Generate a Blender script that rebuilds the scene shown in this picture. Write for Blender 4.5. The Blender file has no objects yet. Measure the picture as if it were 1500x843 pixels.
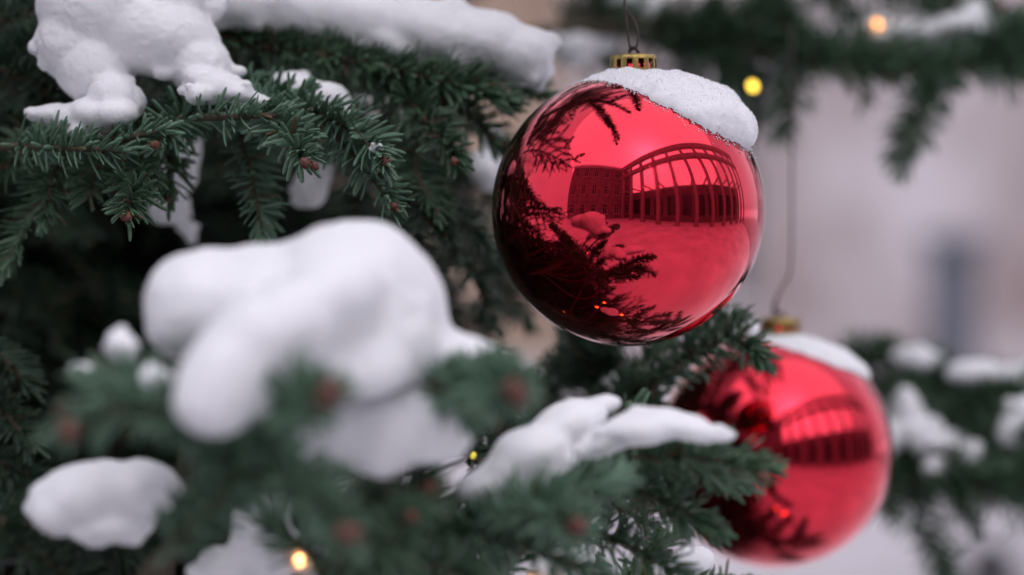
import bpy, bmesh, math, random
import numpy as np
from mathutils import Vector, Matrix, noise

R = math.radians
S = bpy.context.scene
C = S.collection
rng = np.random.default_rng(7)
random.seed(7)

# ------------------------------------------------------------------ camera
PITCH = R(2.0)
EYE = Vector((0, 0, 1.6))
FWD = Vector((0, math.cos(PITCH), -math.sin(PITCH)))
UP = Vector((0, math.sin(PITCH), math.cos(PITCH)))
PX = 36.0 / 85.0 / 1500.0
cd = bpy.data.cameras.new('camera')
cd.lens = 85; cd.sensor_width = 36; cd.clip_start = 0.02; cd.clip_end = 2000
cd.dof.use_dof = True; cd.dof.focus_distance = 1.285; cd.dof.aperture_fstop = 2.5
cam = bpy.data.objects.new('camera', cd); C.objects.link(cam)
cam.location = EYE; cam.rotation_euler = (R(90) - PITCH, 0, 0)
S.camera = cam

def P(px, py, d):
    """world point seen at photo pixel (px,py) at depth d metres"""
    if 1.66 < d < 2.6: d = 1.66 + (d - 1.66) * 0.55
    s = d * PX
    return EYE + Vector((1, 0, 0)) * ((px - 750) * s) + UP * ((421.5 - py) * s) + FWD * d

def unproject(v):
    r = v - EYE
    d = r.dot(FWD)
    if d < 0.02: return None
    return 750 + r.x / (d * PX), 421.5 - r.dot(UP) / (d * PX), d

# ------------------------------------------------------------------ world, sun, exposure
SUN_EL, SUN_AZ = R(48), R(163)          # azimuth clockwise from +Y (behind the camera, to the right)
W = bpy.data.worlds.new('World'); S.world = W; W.use_nodes = True
nt = W.node_tree; nt.nodes.clear()
out = nt.nodes.new('ShaderNodeOutputWorld'); bg = nt.nodes.new('ShaderNodeBackground')
sky = nt.nodes.new('ShaderNodeTexSky'); sky.sky_type = 'NISHITA'; sky.sun_disc = False
sky.sun_elevation = SUN_EL; sky.sun_rotation = SUN_AZ; sky.dust_density = 4.0; sky.air_density = 1.0
hs = nt.nodes.new('ShaderNodeHueSaturation'); hs.inputs['Saturation'].default_value = 0.16
tint = nt.nodes.new('ShaderNodeMix'); tint.data_type = 'RGBA'; tint.blend_type = 'MULTIPLY'
tint.inputs[0].default_value = 1.0; tint.inputs[7].default_value = (0.985, 0.955, 1.10, 1)
# a closed layer of cloud in front of the clear sky
wtc = nt.nodes.new('ShaderNodeTexCoord'); wn = nt.nodes.new('ShaderNodeTexNoise'); wn.inputs['Scale'].default_value = 1.7; wn.inputs['Detail'].default_value = 5
wr = nt.nodes.new('ShaderNodeValToRGB'); wr.color_ramp.elements[0].position = .3; wr.color_ramp.elements[1].position = .7
wr.color_ramp.elements[0].color = (4.2, 4.2, 4.35, 1); wr.color_ramp.elements[1].color = (5.8, 5.8, 5.9, 1)
cl = nt.nodes.new('ShaderNodeMix'); cl.data_type = 'RGBA'; cl.inputs[0].default_value = .78
nt.links.new(wtc.outputs['Generated'], wn.inputs['Vector']); nt.links.new(wn.outputs['Fac'], wr.inputs[0])
nt.links.new(sky.outputs[0], hs.inputs['Color']); nt.links.new(hs.outputs[0], cl.inputs[6]); nt.links.new(wr.outputs[0], cl.inputs[7])
nt.links.new(cl.outputs[2], tint.inputs[6])
nt.links.new(tint.outputs[2], bg.inputs['Color']); bg.inputs['Strength'].default_value = 0.125
nt.links.new(bg.outputs[0], out.inputs[0])
sd = bpy.data.lights.new('sun', 'SUN'); sd.energy = 1.0; sd.angle = R(115); sd.color = (1.0, 0.97, 0.95)
so = bpy.data.objects.new('sun', sd); C.objects.link(so)
to_sun = Vector((math.sin(SUN_AZ) * math.cos(SUN_EL), math.cos(SUN_AZ) * math.cos(SUN_EL), math.sin(SUN_EL)))
so.rotation_euler = (-to_sun).to_track_quat('-Z', 'Y').to_euler()
so.location = (3, -3, 8)
vs = S.view_settings
vs.view_transform = 'Standard'; vs.look = 'None'; vs.gamma = 1.0; vs.use_curve_mapping = False
vs.exposure = 0.70
S.render.engine = 'CYCLES'
cy = S.cycles
cy.use_denoising = True
try: cy.denoiser = 'OPENIMAGEDENOISE'
except Exception: pass
cy.max_bounces = 8; cy.diffuse_bounces = 4; cy.glossy_bounces = 4; cy.transmission_bounces = 4
cy.caustics_reflective = False; cy.caustics_refractive = False
cy.sample_clamp_indirect = 6.0

# ------------------------------------------------------------------ helpers
def mat(name, color, rough=0.6, metal=0.0, spec=0.5):
    m = bpy.data.materials.new(name); m.use_nodes = True
    b = m.node_tree.nodes['Principled BSDF']
    b.inputs['Base Color'].default_value = (*color, 1); b.inputs['Roughness'].default_value = rough
    b.inputs['Metallic'].default_value = metal; b.inputs['Specular IOR Level'].default_value = spec
    return m, b

def N(m, t): return m.node_tree.nodes.new(t)
def L(m, a, b): m.node_tree.links.new(a, b)

def noise_color(m, b, c1, c2, scale, detail=4, coord='Object', stretch=(1, 1, 1)):
    tc = N(m, 'ShaderNodeTexCoord'); mp = N(m, 'ShaderNodeMapping'); mp.inputs['Scale'].default_value = stretch
    n = N(m, 'ShaderNodeTexNoise'); n.inputs['Scale'].default_value = scale; n.inputs['Detail'].default_value = detail
    r = N(m, 'ShaderNodeValToRGB')
    r.color_ramp.elements[0].position = 0.32; r.color_ramp.elements[1].position = 0.68
    r.color_ramp.elements[0].color = (*c1, 1); r.color_ramp.elements[1].color = (*c2, 1)
    L(m, tc.outputs[coord], mp.inputs[0]); L(m, mp.outputs[0], n.inputs['Vector'])
    L(m, n.outputs['Fac'], r.inputs[0]); L(m, r.outputs[0], b.inputs['Base Color'])
    return n

def bump(m, b, scale, strength, dist, detail=5):
    tc = N(m, 'ShaderNodeTexCoord'); n = N(m, 'ShaderNodeTexNoise')
    n.inputs['Scale'].default_value = scale; n.inputs['Detail'].default_value = detail
    bp = N(m, 'ShaderNodeBump'); bp.inputs['Strength'].default_value = strength; bp.inputs['Distance'].default_value = dist
    L(m, tc.outputs['Object'], n.inputs['Vector']); L(m, n.outputs['Fac'], bp.inputs['Height']); L(m, bp.outputs[0], b.inputs['Normal'])

def link(name, me, m=None, parent=None, loc=None):
    o = bpy.data.objects.new(name, me); C.objects.link(o)
    if m is not None and me is not None and not me.materials: me.materials.append(m)
    if parent is not None: o.parent = parent
    if loc is not None: o.location = loc
    return o

def tag(o, label=None, cat=None, group=None, kind=None):
    if label: o['label'] = label
    if cat: o['category'] = cat
    if group: o['group'] = group
    if kind: o['kind'] = kind
    return o

def empty(name, loc):
    o = bpy.data.objects.new(name, None); C.objects.link(o); o.location = loc; o.empty_display_size = 0.02
    return o

def mesh_np(name, v, quads=None, tris=None, smooth=True):
    me = bpy.data.meshes.new(name)
    v = np.asarray(v, dtype=np.float32).reshape(-1, 3)
    nq = 0 if quads is None else len(quads); nt_ = 0 if tris is None else len(tris)
    me.vertices.add(len(v)); me.vertices.foreach_set('co', v.ravel())
    loops = []
    if nq: loops.append(np.asarray(quads, dtype=np.int32).ravel())
    if nt_: loops.append(np.asarray(tris, dtype=np.int32).ravel())
    loops = np.concatenate(loops)
    me.loops.add(len(loops)); me.loops.foreach_set('vertex_index', loops)
    me.polygons.add(nq + nt_)
    st = np.concatenate([np.arange(nq) * 4, nq * 4 + np.arange(nt_) * 3]).astype(np.int32)
    me.polygons.foreach_set('loop_start', st)
    me.polygons.foreach_set('use_smooth', np.full(nq + nt_, smooth))
    me.update(calc_edges=True); me.validate()
    return me

def catmull(pts, step):
    pts = [Vector(p) for p in pts]
    if len(pts) == 2: pts = [pts[0], pts[0].lerp(pts[1], 0.5), pts[1]]
    ext = [pts[0] * 2 - pts[1]] + pts + [pts[-1] * 2 - pts[-2]]
    res = []
    for i in range(1, len(ext) - 2):
        p0, p1, p2, p3 = ext[i - 1:i + 3]
        n = max(2, int((p2 - p1).length / step))
        for k in range(n):
            t = k / n
            res.append(0.5 * ((2 * p1) + (p2 - p0) * t + (2 * p0 - 5 * p1 + 4 * p2 - p3) * t * t + (3 * p1 - p0 - 3 * p2 + p3) * t ** 3))
    res.append(pts[-1])
    return np.array([list(p) for p in res])

def tubes(paths, sides=7, cap=True):
    """paths: list of (points array, radii array) -> verts, quads, tris"""
    V, Q, T = [], [], []; base = 0
    for pts, rad in paths:
        pts = np.asarray(pts); n = len(pts)
        tan = np.gradient(pts, axis=0); tan /= np.linalg.norm(tan, axis=1)[:, None] + 1e-12
        ref = np.array([0.0, 0, 1]) if abs(tan[0][2]) < 0.9 else np.array([1.0, 0, 0])
        a = np.cross(tan[0], ref); a /= np.linalg.norm(a)
        ang = np.arange(sides) * 2 * math.pi / sides
        for i in range(n):
            a = a - tan[i] * a.dot(tan[i]); a /= np.linalg.norm(a); b = np.cross(tan[i], a)
            V.append(pts[i] + rad[i] * (np.cos(ang)[:, None] * a + np.sin(ang)[:, None] * b))
        for i in range(n - 1):
            for k in range(sides):
                k2 = (k + 1) % sides
                Q.append((base + i * sides + k, base + i * sides + k2, base + (i + 1) * sides + k2, base + (i + 1) * sides + k))
        nv = n * sides
        if cap:
            V.append(pts[[0]]); V.append(pts[[-1]])
            for k in range(sides):
                k2 = (k + 1) % sides
                T.append((base + nv, base + k2, base + k))
                T.append((base + nv + 1, base + (n - 1) * sides + k, base + (n - 1) * sides + k2))
            nv += 2
        base += nv
    return np.concatenate(V), np.array(Q), np.array(T) if T else None

def tube_mesh(name, paths, sides=7):
    v, q, t = tubes(paths, sides)
    return mesh_np(name, v, q, t)

def box_bm(bm, x0, x1, y0, y1, z0, z1, M=None):
    vs_ = [bm.verts.new((x, y, z)) for x in (x0, x1) for y in (y0, y1) for z in (z0, z1)]
    if M is not None:
        for v in vs_: v.co = M @ v.co
    for f in ((0, 1, 3, 2), (4, 6, 7, 5), (0, 4, 5, 1), (2, 3, 7, 6), (0, 2, 6, 4), (1, 5, 7, 3)):
        bm.faces.new([vs_[i] for i in f])

def bm_mesh(name, bm, smooth=False, bevel=0.0):
    if bevel:
        bmesh.ops.bevel(bm, geom=bm.edges[:], offset=bevel, segments=2, affect='EDGES', profile=0.5)
    bmesh.ops.recalc_face_normals(bm, faces=bm.faces[:])
    me = bpy.data.meshes.new(name); bm.to_mesh(me); bm.free()
    me.polygons.foreach_set('use_smooth', np.full(len(me.polygons), smooth))
    return me

# ------------------------------------------------------------------ materials
# snow
M_snow, b = mat('snow', (0.89, 0.89, 0.91), 0.55, 0, 0.35)
b.inputs['Subsurface Weight'].default_value = 0.6
b.inputs['Subsurface Radius'].default_value = (0.9, 0.95, 1.0); b.inputs['Subsurface Scale'].default_value = 0.006
bump(M_snow, b, 480, 0.5, 0.0012, 8)
M_grain, b = mat('snow_grain', (0.86, 0.855, 0.88), 0.4, 0, 0.4)
b.inputs['Subsurface Weight'].default_value = 0.0
b.inputs['Subsurface Radius'].default_value = (0.9, 0.95, 1.0); b.inputs['Subsurface Scale'].default_value = 0.004

def needle_mat(name, dark, light, rough):
    m, b = mat(name, dark, rough, 0, 0.5)
    g = N(m, 'ShaderNodeNewGeometry'); r = N(m, 'ShaderNodeValToRGB')
    r.color_ramp.elements[0].color = (*dark, 1); r.color_ramp.elements[1].color = (*light, 1)
    r.color_ramp.elements[1].position = .965
    e = r.color_ramp.elements.new(0.985); e.color = (.11, .065, .03, 1)
    L(m, g.outputs['Random Per Island'], r.inputs[0]); L(m, r.outputs[0], b.inputs['Base Color'])
    return m
M_needle = needle_mat('fir_needle', (0.044, 0.102, 0.058), (0.100, 0.180, 0.096), 0.38)
M_needle_blue = needle_mat('fir_needle_bluish', (0.082, 0.165, 0.108), (0.150, 0.255, 0.165), 0.36)
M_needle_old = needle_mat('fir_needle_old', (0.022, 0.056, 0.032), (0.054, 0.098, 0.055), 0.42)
M_bark, b = mat('bark', (0.07, 0.045, 0.03), 0.85)
noise_color(M_bark, b, (0.045, 0.030, 0.020), (0.13, 0.085, 0.055), 90, 6)
M_twig, b = mat('twig', (0.09, 0.065, 0.035), 0.8)
noise_color(M_twig, b, (0.04, 0.032, 0.02), (0.095, 0.070, 0.042), 160, 5)
M_bud, b = mat('bud', (0.20, 0.055, 0.03), 0.45)
noise_color(M_bud, b, (0.075, 0.026, 0.017), (0.17, 0.055, 0.034), 350, 4)
bump(M_bud, b, 700, 0.5, 0.001)

M_red, b = mat('red_chrome', (0.70, 0.016, 0.042), 0.015, 1.0)
b.inputs['Coat Weight'].default_value = 0.55; b.inputs['Coat Roughness'].default_value = 0.02; b.inputs['Coat IOR'].default_value = 1.5
tc = N(M_red, 'ShaderNodeTexCoord'); n1 = N(M_red, 'ShaderNodeTexNoise'); n1.inputs['Scale'].default_value = 38; n1.inputs['Detail'].default_value = 7
rr = N(M_red, 'ShaderNodeMapRange'); rr.inputs[1].default_value = 0.5; rr.inputs[2].default_value = 0.8; rr.inputs[3].default_value = 0.03; rr.inputs[4].default_value = 0.10
L(M_red, tc.outputs['Object'], n1.inputs['Vector']); L(M_red, n1.outputs['Fac'], rr.inputs[0]); L(M_red, rr.outputs[0], b.inputs['Roughness'])
n3 = N(M_red, 'ShaderNodeTexVoronoi'); n3.inputs['Scale'].default_value = 210
n4 = N(M_red, 'ShaderNodeTexNoise'); n4.inputs['Scale'].default_value = 26; n4.inputs['Detail'].default_value = 3
m3 = N(M_red, 'ShaderNodeMapRange'); m3.inputs[1].default_value = .05; m3.inputs[2].default_value = .16; m3.inputs[3].default_value = 1; m3.inputs[4].default_value = 0
m4 = N(M_red, 'ShaderNodeMapRange'); m4.inputs[1].default_value = .5; m4.inputs[2].default_value = .62
mm = N(M_red, 'ShaderNodeMath'); mm.operation = 'MULTIPLY'
L(M_red, tc.outputs['Object'], n3.inputs['Vector']); L(M_red, tc.outputs['Object'], n4.inputs['Vector'])
L(M_red, n3.outputs['Distance'], m3.inputs[0]); L(M_red, n4.outputs['Fac'], m4.inputs[0]); L(M_red, m3.outputs[0], mm.inputs[0]); L(M_red, m4.outputs[0], mm.inputs[1])
mr = N(M_red, 'ShaderNodeMath'); mr.operation = 'MULTIPLY_ADD'; mr.inputs[1].default_value = .3
L(M_red, mm.outputs[0], mr.inputs[0]); L(M_red, rr.outputs[0], mr.inputs[2]); L(M_red, mr.outputs[0], b.inputs['Roughness']); L(M_red, mr.outputs[0], b.inputs['Coat Roughness'])
n2 = N(M_red, 'ShaderNodeTexNoise'); n2.inputs['Scale'].default_value = 22; n2.inputs['Detail'].default_value = 2
bp = N(M_red, 'ShaderNodeBump'); bp.inputs['Strength'].default_value = 0.09; bp.inputs['Distance'].default_value = 0.002
L(M_red, tc.outputs['Object'], n2.inputs['Vector']); L(M_red, n2.outputs['Fac'], bp.inputs['Height']); L(M_red, bp.outputs[0], b.inputs['Normal'])
M_gold, b = mat('gold_cap', (0.44, 0.32, 0.11), 0.4, 1.0)
bump(M_gold, b, 300, 0.25, 0.001)
M_wire, b = mat('wire', (0.06, 0.045, 0.038), 0.6, 0.4)
M_cable, b = mat('black_cable', (0.012, 0.012, 0.015), 0.45)

def lamp_mat(name, col, e):
    m, b = mat(name, col, 0.3)
    b.inputs['Emission Color'].default_value = (*col, 1); b.inputs['Emission Strength'].default_value = e
    return m
M_led = lamp_mat('led_yellow', (1.0, 0.64, 0.07), 3.0)
M_led_amber = lamp_mat('led_amber', (1.0, 0.40, 0.05), 6.5)
M_led_warm = lamp_mat('led_warm', (1.0, 0.52, 0.18), 5.0)
M_led_dim = lamp_mat('led_dim', (0.75, 0.6, 0.08), 0.5)

M_ground, b = mat('snowy_ground', (0.8, 0.8, 0.83), 0.7, 0, 0.3)
noise_color(M_ground, b, (0.62, 0.61, 0.63), (0.88, 0.88, 0.91), 0.9, 8)
bump(M_ground, b, 6, 0.5, 0.05, 8)
M_plaster, b = mat('pale_plaster', (0.5, 0.47, 0.5), 0.85)
noise_color(M_plaster, b, (0.27, 0.21, 0.205), (0.53, 0.49, 0.51), 0.9, 3)
M_plaster_trim, b = mat('stone_trim', (0.5, 0.47, 0.48), 0.85)
noise_color(M_plaster_trim, b, (0.42, 0.39, 0.40), (0.60, 0.57, 0.58), 2.0)
M_tan, b = mat('tan_plaster', (0.45, 0.33, 0.25), 0.85)
noise_color(M_tan, b, (0.40, 0.29, 0.215), (0.52, 0.40, 0.31), 1.2)
M_dark, b = mat('dark_facade', (0.2, 0.17, 0.17), 0.8)
noise_color(M_dark, b, (0.15, 0.12, 0.12), (0.28, 0.24, 0.24), 1.5)
M_glass, b = mat('window_glass', (0.05, 0.055, 0.065), 0.12, 0, 0.6)
M_steel, b = mat('painted_steel', (0.34, 0.29, 0.29), 0.5, 0.2)
M_roof, b = mat('snowy_roof', (0.78, 0.78, 0.8), 0.7)
noise_color(M_roof, b, (0.6, 0.59, 0.6), (0.82, 0.82, 0.84), 1.4)
M_pillar, b = mat('blue_grey_stone', (0.10, 0.11, 0.14), 0.8)
noise_color(M_pillar, b, (0.08, 0.09, 0.115), (0.14, 0.15, 0.18), 9)
M_iron, b = mat('cast_iron', (0.03, 0.03, 0.035), 0.5, 0.3)
noise_color(M_iron, b, (0.02, 0.02, 0.024), (0.05, 0.047, 0.05), 14)

# ------------------------------------------------------------------ ground
def ring_ground():
    rad = [0, 0.5, 1, 2, 3.5, 6, 9, 14, 20, 30, 50, 90, 180, 400, 900]
    seg = 64; v = [(0, 0, 0)]
    for r_ in rad[1:]:
        for k in range(seg):
            a = 2 * math.pi * k / seg; x, y = r_ * math.cos(a), r_ * math.sin(a)
            z = 0.05 * noise.noise((x * 0.5, y * 0.5, 0)) if r_ < 40 else 0
            v.append((x, y, z))
    t = [(0, 1 + k, 1 + (k + 1) % seg) for k in range(seg)]; q = []
    for i in range(len(rad) - 2):
        a, b_ = 1 + i * seg, 1 + (i + 1) * seg
        for k in range(seg):
            k2 = (k + 1) % seg
            q.append((a + k, b_ + k, b_ + k2, a + k2))
    return mesh_np('ground', v, q, t)
tag(link('ground', ring_ground(), M_ground), kind='structure')

M_grey_ground, b = mat('grey_ground', (0.42, 0.40, 0.42), 0.75)  # flat strip ahead of the camera, darker and greyer than the snowy ground
noise_color(M_grey_ground, b, (0.34, 0.32, 0.335), (0.52, 0.49, 0.52), 0.8, 8)
bump(M_grey_ground, b, 5, 0.4, 0.03, 8)
def ground_strip():
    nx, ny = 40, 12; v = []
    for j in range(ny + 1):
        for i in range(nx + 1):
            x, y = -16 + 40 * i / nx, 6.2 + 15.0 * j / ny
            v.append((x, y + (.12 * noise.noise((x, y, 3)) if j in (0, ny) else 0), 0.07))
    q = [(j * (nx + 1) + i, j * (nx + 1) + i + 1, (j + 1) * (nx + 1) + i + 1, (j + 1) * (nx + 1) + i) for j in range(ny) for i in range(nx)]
    return mesh_np('ground_strip', v, q)
tag(link('ground_strip', ground_strip(), M_grey_ground), kind='structure')

# ------------------------------------------------------------------ buildings
def building(name, label, origin, rotz, width, depth, height, wall_m, bays, storeys, roof_h, win_w=0.9, win_h=1.8, skip=(), cornice=True):
    """front faces local -Y; windows are recessed frames with glass set into the front wall"""
    t = empty(name, origin); t.rotation_euler = (0, 0, rotz)
    tag(t, label, 'building')
    bw = width / bays; sh = height / storeys
    xs, zs = [0.0], [0.0]
    bm = bmesh.new()
    # front wall as piers and spandrels around true openings, 0.25 m thick
    for i in range(bays):
        x0 = -width / 2 + i * bw; cx = x0 + bw / 2
        box_bm(bm, x0, cx - win_w / 2, 0, 0.3, 0, height); box_bm(bm, cx + win_w / 2, x0 + bw, 0, 0.3, 0, height)
        for s in range(storeys):
            z0 = s * sh; zc = z0 + sh * 0.52
            if (i, s) in skip:
                box_bm(bm, cx - win_w / 2, cx + win_w / 2, 0, 0.3, z0, z0 + sh); continue
            box_bm(bm, cx - win_w / 2, cx + win_w / 2, 0, 0.3, z0, zc - win_h / 2)
            box_bm(bm, cx - win_w / 2, cx + win_w / 2, 0, 0.3, zc + win_h / 2, z0 + sh)
    box_bm(bm, -width / 2, -width / 2 + 0.3, 0.3, depth, 0, height); box_bm(bm, width / 2 - 0.3, width / 2, 0.3, depth, 0, height)
    box_bm(bm, -width / 2 + 0.3, width / 2 - 0.3, depth - 0.3, depth, 0, height)
    link('wall', bm_mesh('wall', bm), wall_m, t)
    bm = bmesh.new(); wv = []
    y0, y1, e = -0.35, depth + 0.35, width / 2 + 0.3
    a = [bm.verts.new((x, y, z)) for x in (-e, e) for (y, z) in ((y0, height), (y1, height), ((y0 + y1) / 2, height + roof_h))]
    for f in ((0, 1, 2), (3, 5, 4), (0, 3, 4, 1), (0, 2, 5, 3), (1, 4, 5, 2)): bm.faces.new([a[k] for k in f])
    link('roof', bm_mesh('roof', bm), M_roof, t)
    if cornice:
        bm = bmesh.new(); box_bm(bm, -width / 2 - 0.1, width / 2 + 0.1, -0.22, -0.003, height - 0.45, height - 0.003)
        link('cornice', bm_mesh('cornice', bm, bevel=0.04), M_plaster_trim, t)
    for i in range(bays):
        cx = -width / 2 + (i + 0.5) * bw
        for s in range(storeys):
            if (i, s) in skip: continue
            zc = s * sh + sh * 0.52; hw, hh = win_w / 2, win_h / 2
            bm = bmesh.new(); f = 0.07
            box_bm(bm, -hw, -hw + f, 0.1, 0.18, -hh, hh); box_bm(bm, hw - f, hw, 0.1, 0.18, -hh, hh)
            box_bm(bm, -hw + f, hw - f, 0.1, 0.18, hh - f, hh); box_bm(bm, -hw + f, hw - f, 0.1, 0.18, -hh, -hh + f)
            box_bm(bm, -0.025, 0.025, 0.1, 0.18, -hh + f, hh - f); box_bm(bm, -hw + f, -0.025, 0.1, 0.18, hh * 0.3, hh * 0.3 + 0.05)
            box_bm(bm, 0.025, hw - f, 0.1, 0.18, hh * 0.3, hh * 0.3 + 0.05)
            w = link('window', bm_mesh('window', bm), M_plaster_trim, t, (cx, 0, zc))
            bm = bmesh.new(); box_bm(bm, -hw + 0.01, hw - 0.01, 0.19, 0.21, -hh + 0.01, hh - 0.01)
            link('pane', bm_mesh('pane', bm), M_glass, w)
            bm = bmesh.new(); box_bm(bm, -hw - 0.12, hw + 0.12, -0.12, -0.003, -hh - 0.1, -hh)
            link('sill', bm_mesh('sill', bm, bevel=0.015), M_plaster_trim, w)
    return t

# the pale facade that closes the square behind the right half of the picture
fx = P(1395, 440, 21).x
building('town_house', 'pale lilac grey plaster town house far out of focus behind the right baubles', (P(838, 0, 21).x + 9.1, 21, 0), 0, 18.2, 9, 9.5,
         M_plaster, 7, 3, 3.0, win_w=0.62, win_h=1.9, skip=((1, 0), (2, 0), (2, 1), (4, 0), (3, 1), (3, 0)))
building('tan_house', 'tan plastered house far out of focus behind the middle of the fir', (P(830, 0, 24).x - 6.5, 24, 0), 0, 13, 9, 12,
         M_tan, 5, 4, 3.0, win_w=0.9, win_h=1.7, skip=((4, 0), (4, 1), (4, 2), (3, 0), (3, 1)))
# buildings across the square, seen in the baubles
building('gabled_house', 'dark gabled house across the square, seen only as a reflection left in the front bauble', (-5.6, -10, 0), R(180 - 28), 13, 9, 10.5,
         M_dark, 6, 3, 4.0)
building('long_house', 'long dark house across the square, seen only as a reflection at middle of the bauble', (6, -26, 0), R(180 + 6), 18, 9, 7,
         M_dark, 7, 2, 3.0)

def arcade():
    t = empty('market_hall', (4.8, -4.6, 0)); t.rotation_euler = (0, 0, R(180 + 46))
    tag(t, 'tall open market hall with slender posts and twin beams, mirrored in both baubles', 'building')
    n = 15; sp = 2.3; half = (n - 1) * sp / 2
    for i in range(n):
        bm = bmesh.new(); x = 0
        box_bm(bm, -0.2, 0.2, -0.2, 0.2, 0.353, 9.447); box_bm(bm, -0.27, 0.27, -0.27, 0.27, 0, 0.35); box_bm(bm, -0.24, 0.24, -0.24, 0.24, 7.3, 7.597)
        link('column', bm_mesh('column', bm), M_steel, t, (-half + i * sp, 0, 0))
    for z, h in ((7.6, 0.7), (9.45, 0.95)):
        bm = bmesh.new(); box_bm(bm, -half - 0.5, half + 0.5, -0.26, 0.26, z, z + h)
        link('beam', bm_mesh('beam', bm), M_steel, t)
    bm = bmesh.new(); box_bm(bm, -half - 0.5, half + 0.5, 2.6, 2.9, 0, 5.0)
    link('back_wall', bm_mesh('back_wall', bm), M_dark, t)
    for i in range(n - 1):
        x = -half + (i + 0.5) * sp
        bm = bmesh.new(); box_bm(bm, -0.75, 0.75, 2.5, 2.59, 0.9, 3.6)
        link('window', bm_mesh('window', bm), M_glass, t, (x, 0, 0))
    for i in range(n):
        x = -half + i * sp
        bm = bmesh.new(); box_bm(bm, -0.09, 0.09, 0.2, 2.95, 5.003, 5.2)
        link('rafter', bm_mesh('rafter', bm), M_steel, t, (x, 0, 0))
arcade()

def bollard():
    p = P(1452, 800, 7.0)
    prof = [(0.0, 0.0), (0.14, 0.0), (0.14, 0.06), (0.11, 0.1), (0.085, 0.16), (0.075, 0.42), (0.095, 0.45), (0.095, 0.48), (0.075, 0.5), (0.085, 0.56), (0.06, 0.61), (0.0, 0.63)]
    seg = 24; v = []
    for r_, z in prof:
        for k in range(seg):
            a = 2 * math.pi * k / seg; v.append((r_ * math.cos(a), r_ * math.sin(a), z))
    q = [(i * seg + k, i * seg + (k + 1) % seg, (i + 1) * seg + (k + 1) % seg, (i + 1) * seg + k) for i in range(len(prof) - 1) for k in range(seg)]
    o = link('bollard', mesh_np('bollard', v, q), M_iron, None, (p.x, p.y, 0))
    tag(o, 'dark iron bollard standing on the snowy square at the lower right corner', 'bollard')
bollard()
def stone_pillar():
    p = P(1396, 440, 14.0); bm = bmesh.new()
    t = empty('stone_pillar', (p.x, p.y, 0)); tag(t, 'slim blue grey stone pillar with a flat cap in front of the pale house', 'pillar')
    box_bm(bm, -.13, .13, -.13, .13, .12, 1.32); box_bm(bm, -.18, .18, -.18, .18, 0, .118)
    link('shaft', bm_mesh('shaft', bm, bevel=.012), M_pillar, t)
    bm = bmesh.new(); box_bm(bm, -.18, .18, -.18, .18, 1.322, 1.42); link('capstone', bm_mesh('capstone', bm, bevel=.015), M_pillar, t)
stone_pillar()

# ------------------------------------------------------------------ fir tree
TRUNK = Vector((-0.80, 2.45, 0)); TREE_H = 6.2
tree = empty('fir_tree', TRUNK)
tag(tree, 'big dark green fir decorated as a Christmas tree, filling the left and lower picture', 'tree')
def trunk_x(z): return Vector((TRUNK.x + 0.02 * math.sin(z * 1.3), TRUNK.y + 0.02 * math.cos(z), z))
zz = np.linspace(-0.05, TREE_H, 40)
tp = np.array([list(trunk_x(z)) for z in zz]); tr = 0.11 * (1 - zz / (TREE_H + 0.3)) ** 0.8 + 0.004
link('trunk', tube_mesh('trunk', [(tp - np.array(TRUNK), tr)], 14), M_bark, tree)

# needle templates: rings along the needle (t, half width, half thickness)
def needle_template(rings):
    v, q, t = [], [], []
    for (s, w, h) in rings: v += [(s, -w, 0), (s, 0, h), (s, w, 0), (s, 0, -h)]
    for i in range(len(rings) - 1):
        for k in range(4):
            k2 = (k + 1) % 4; q.append((i * 4 + k, i * 4 + k2, i * 4 + 4 + k2, i * 4 + 4 + k))
    e = (len(rings) - 1) * 4
    q.append((e, e + 1, e + 2, e + 3))
    return np.array(v, float), np.array(q)
FINE = needle_template([(0, .42, .5), (.12, .85, .9), (.5, 1, 1), (.85, .9, .9), (.96, .62, .7), (1.0, .25, .3)])
MID = needle_template([(0, .5, .6), (.4, 1, 1), (.88, .85, .8), (1.0, .25, .3)])
LOW = (np.array([(0, -.5, 0), (0, .5, 0), (.55, -1, .0), (.55, 1, .0), (1, 0, 0.0)], float), None)

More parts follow.
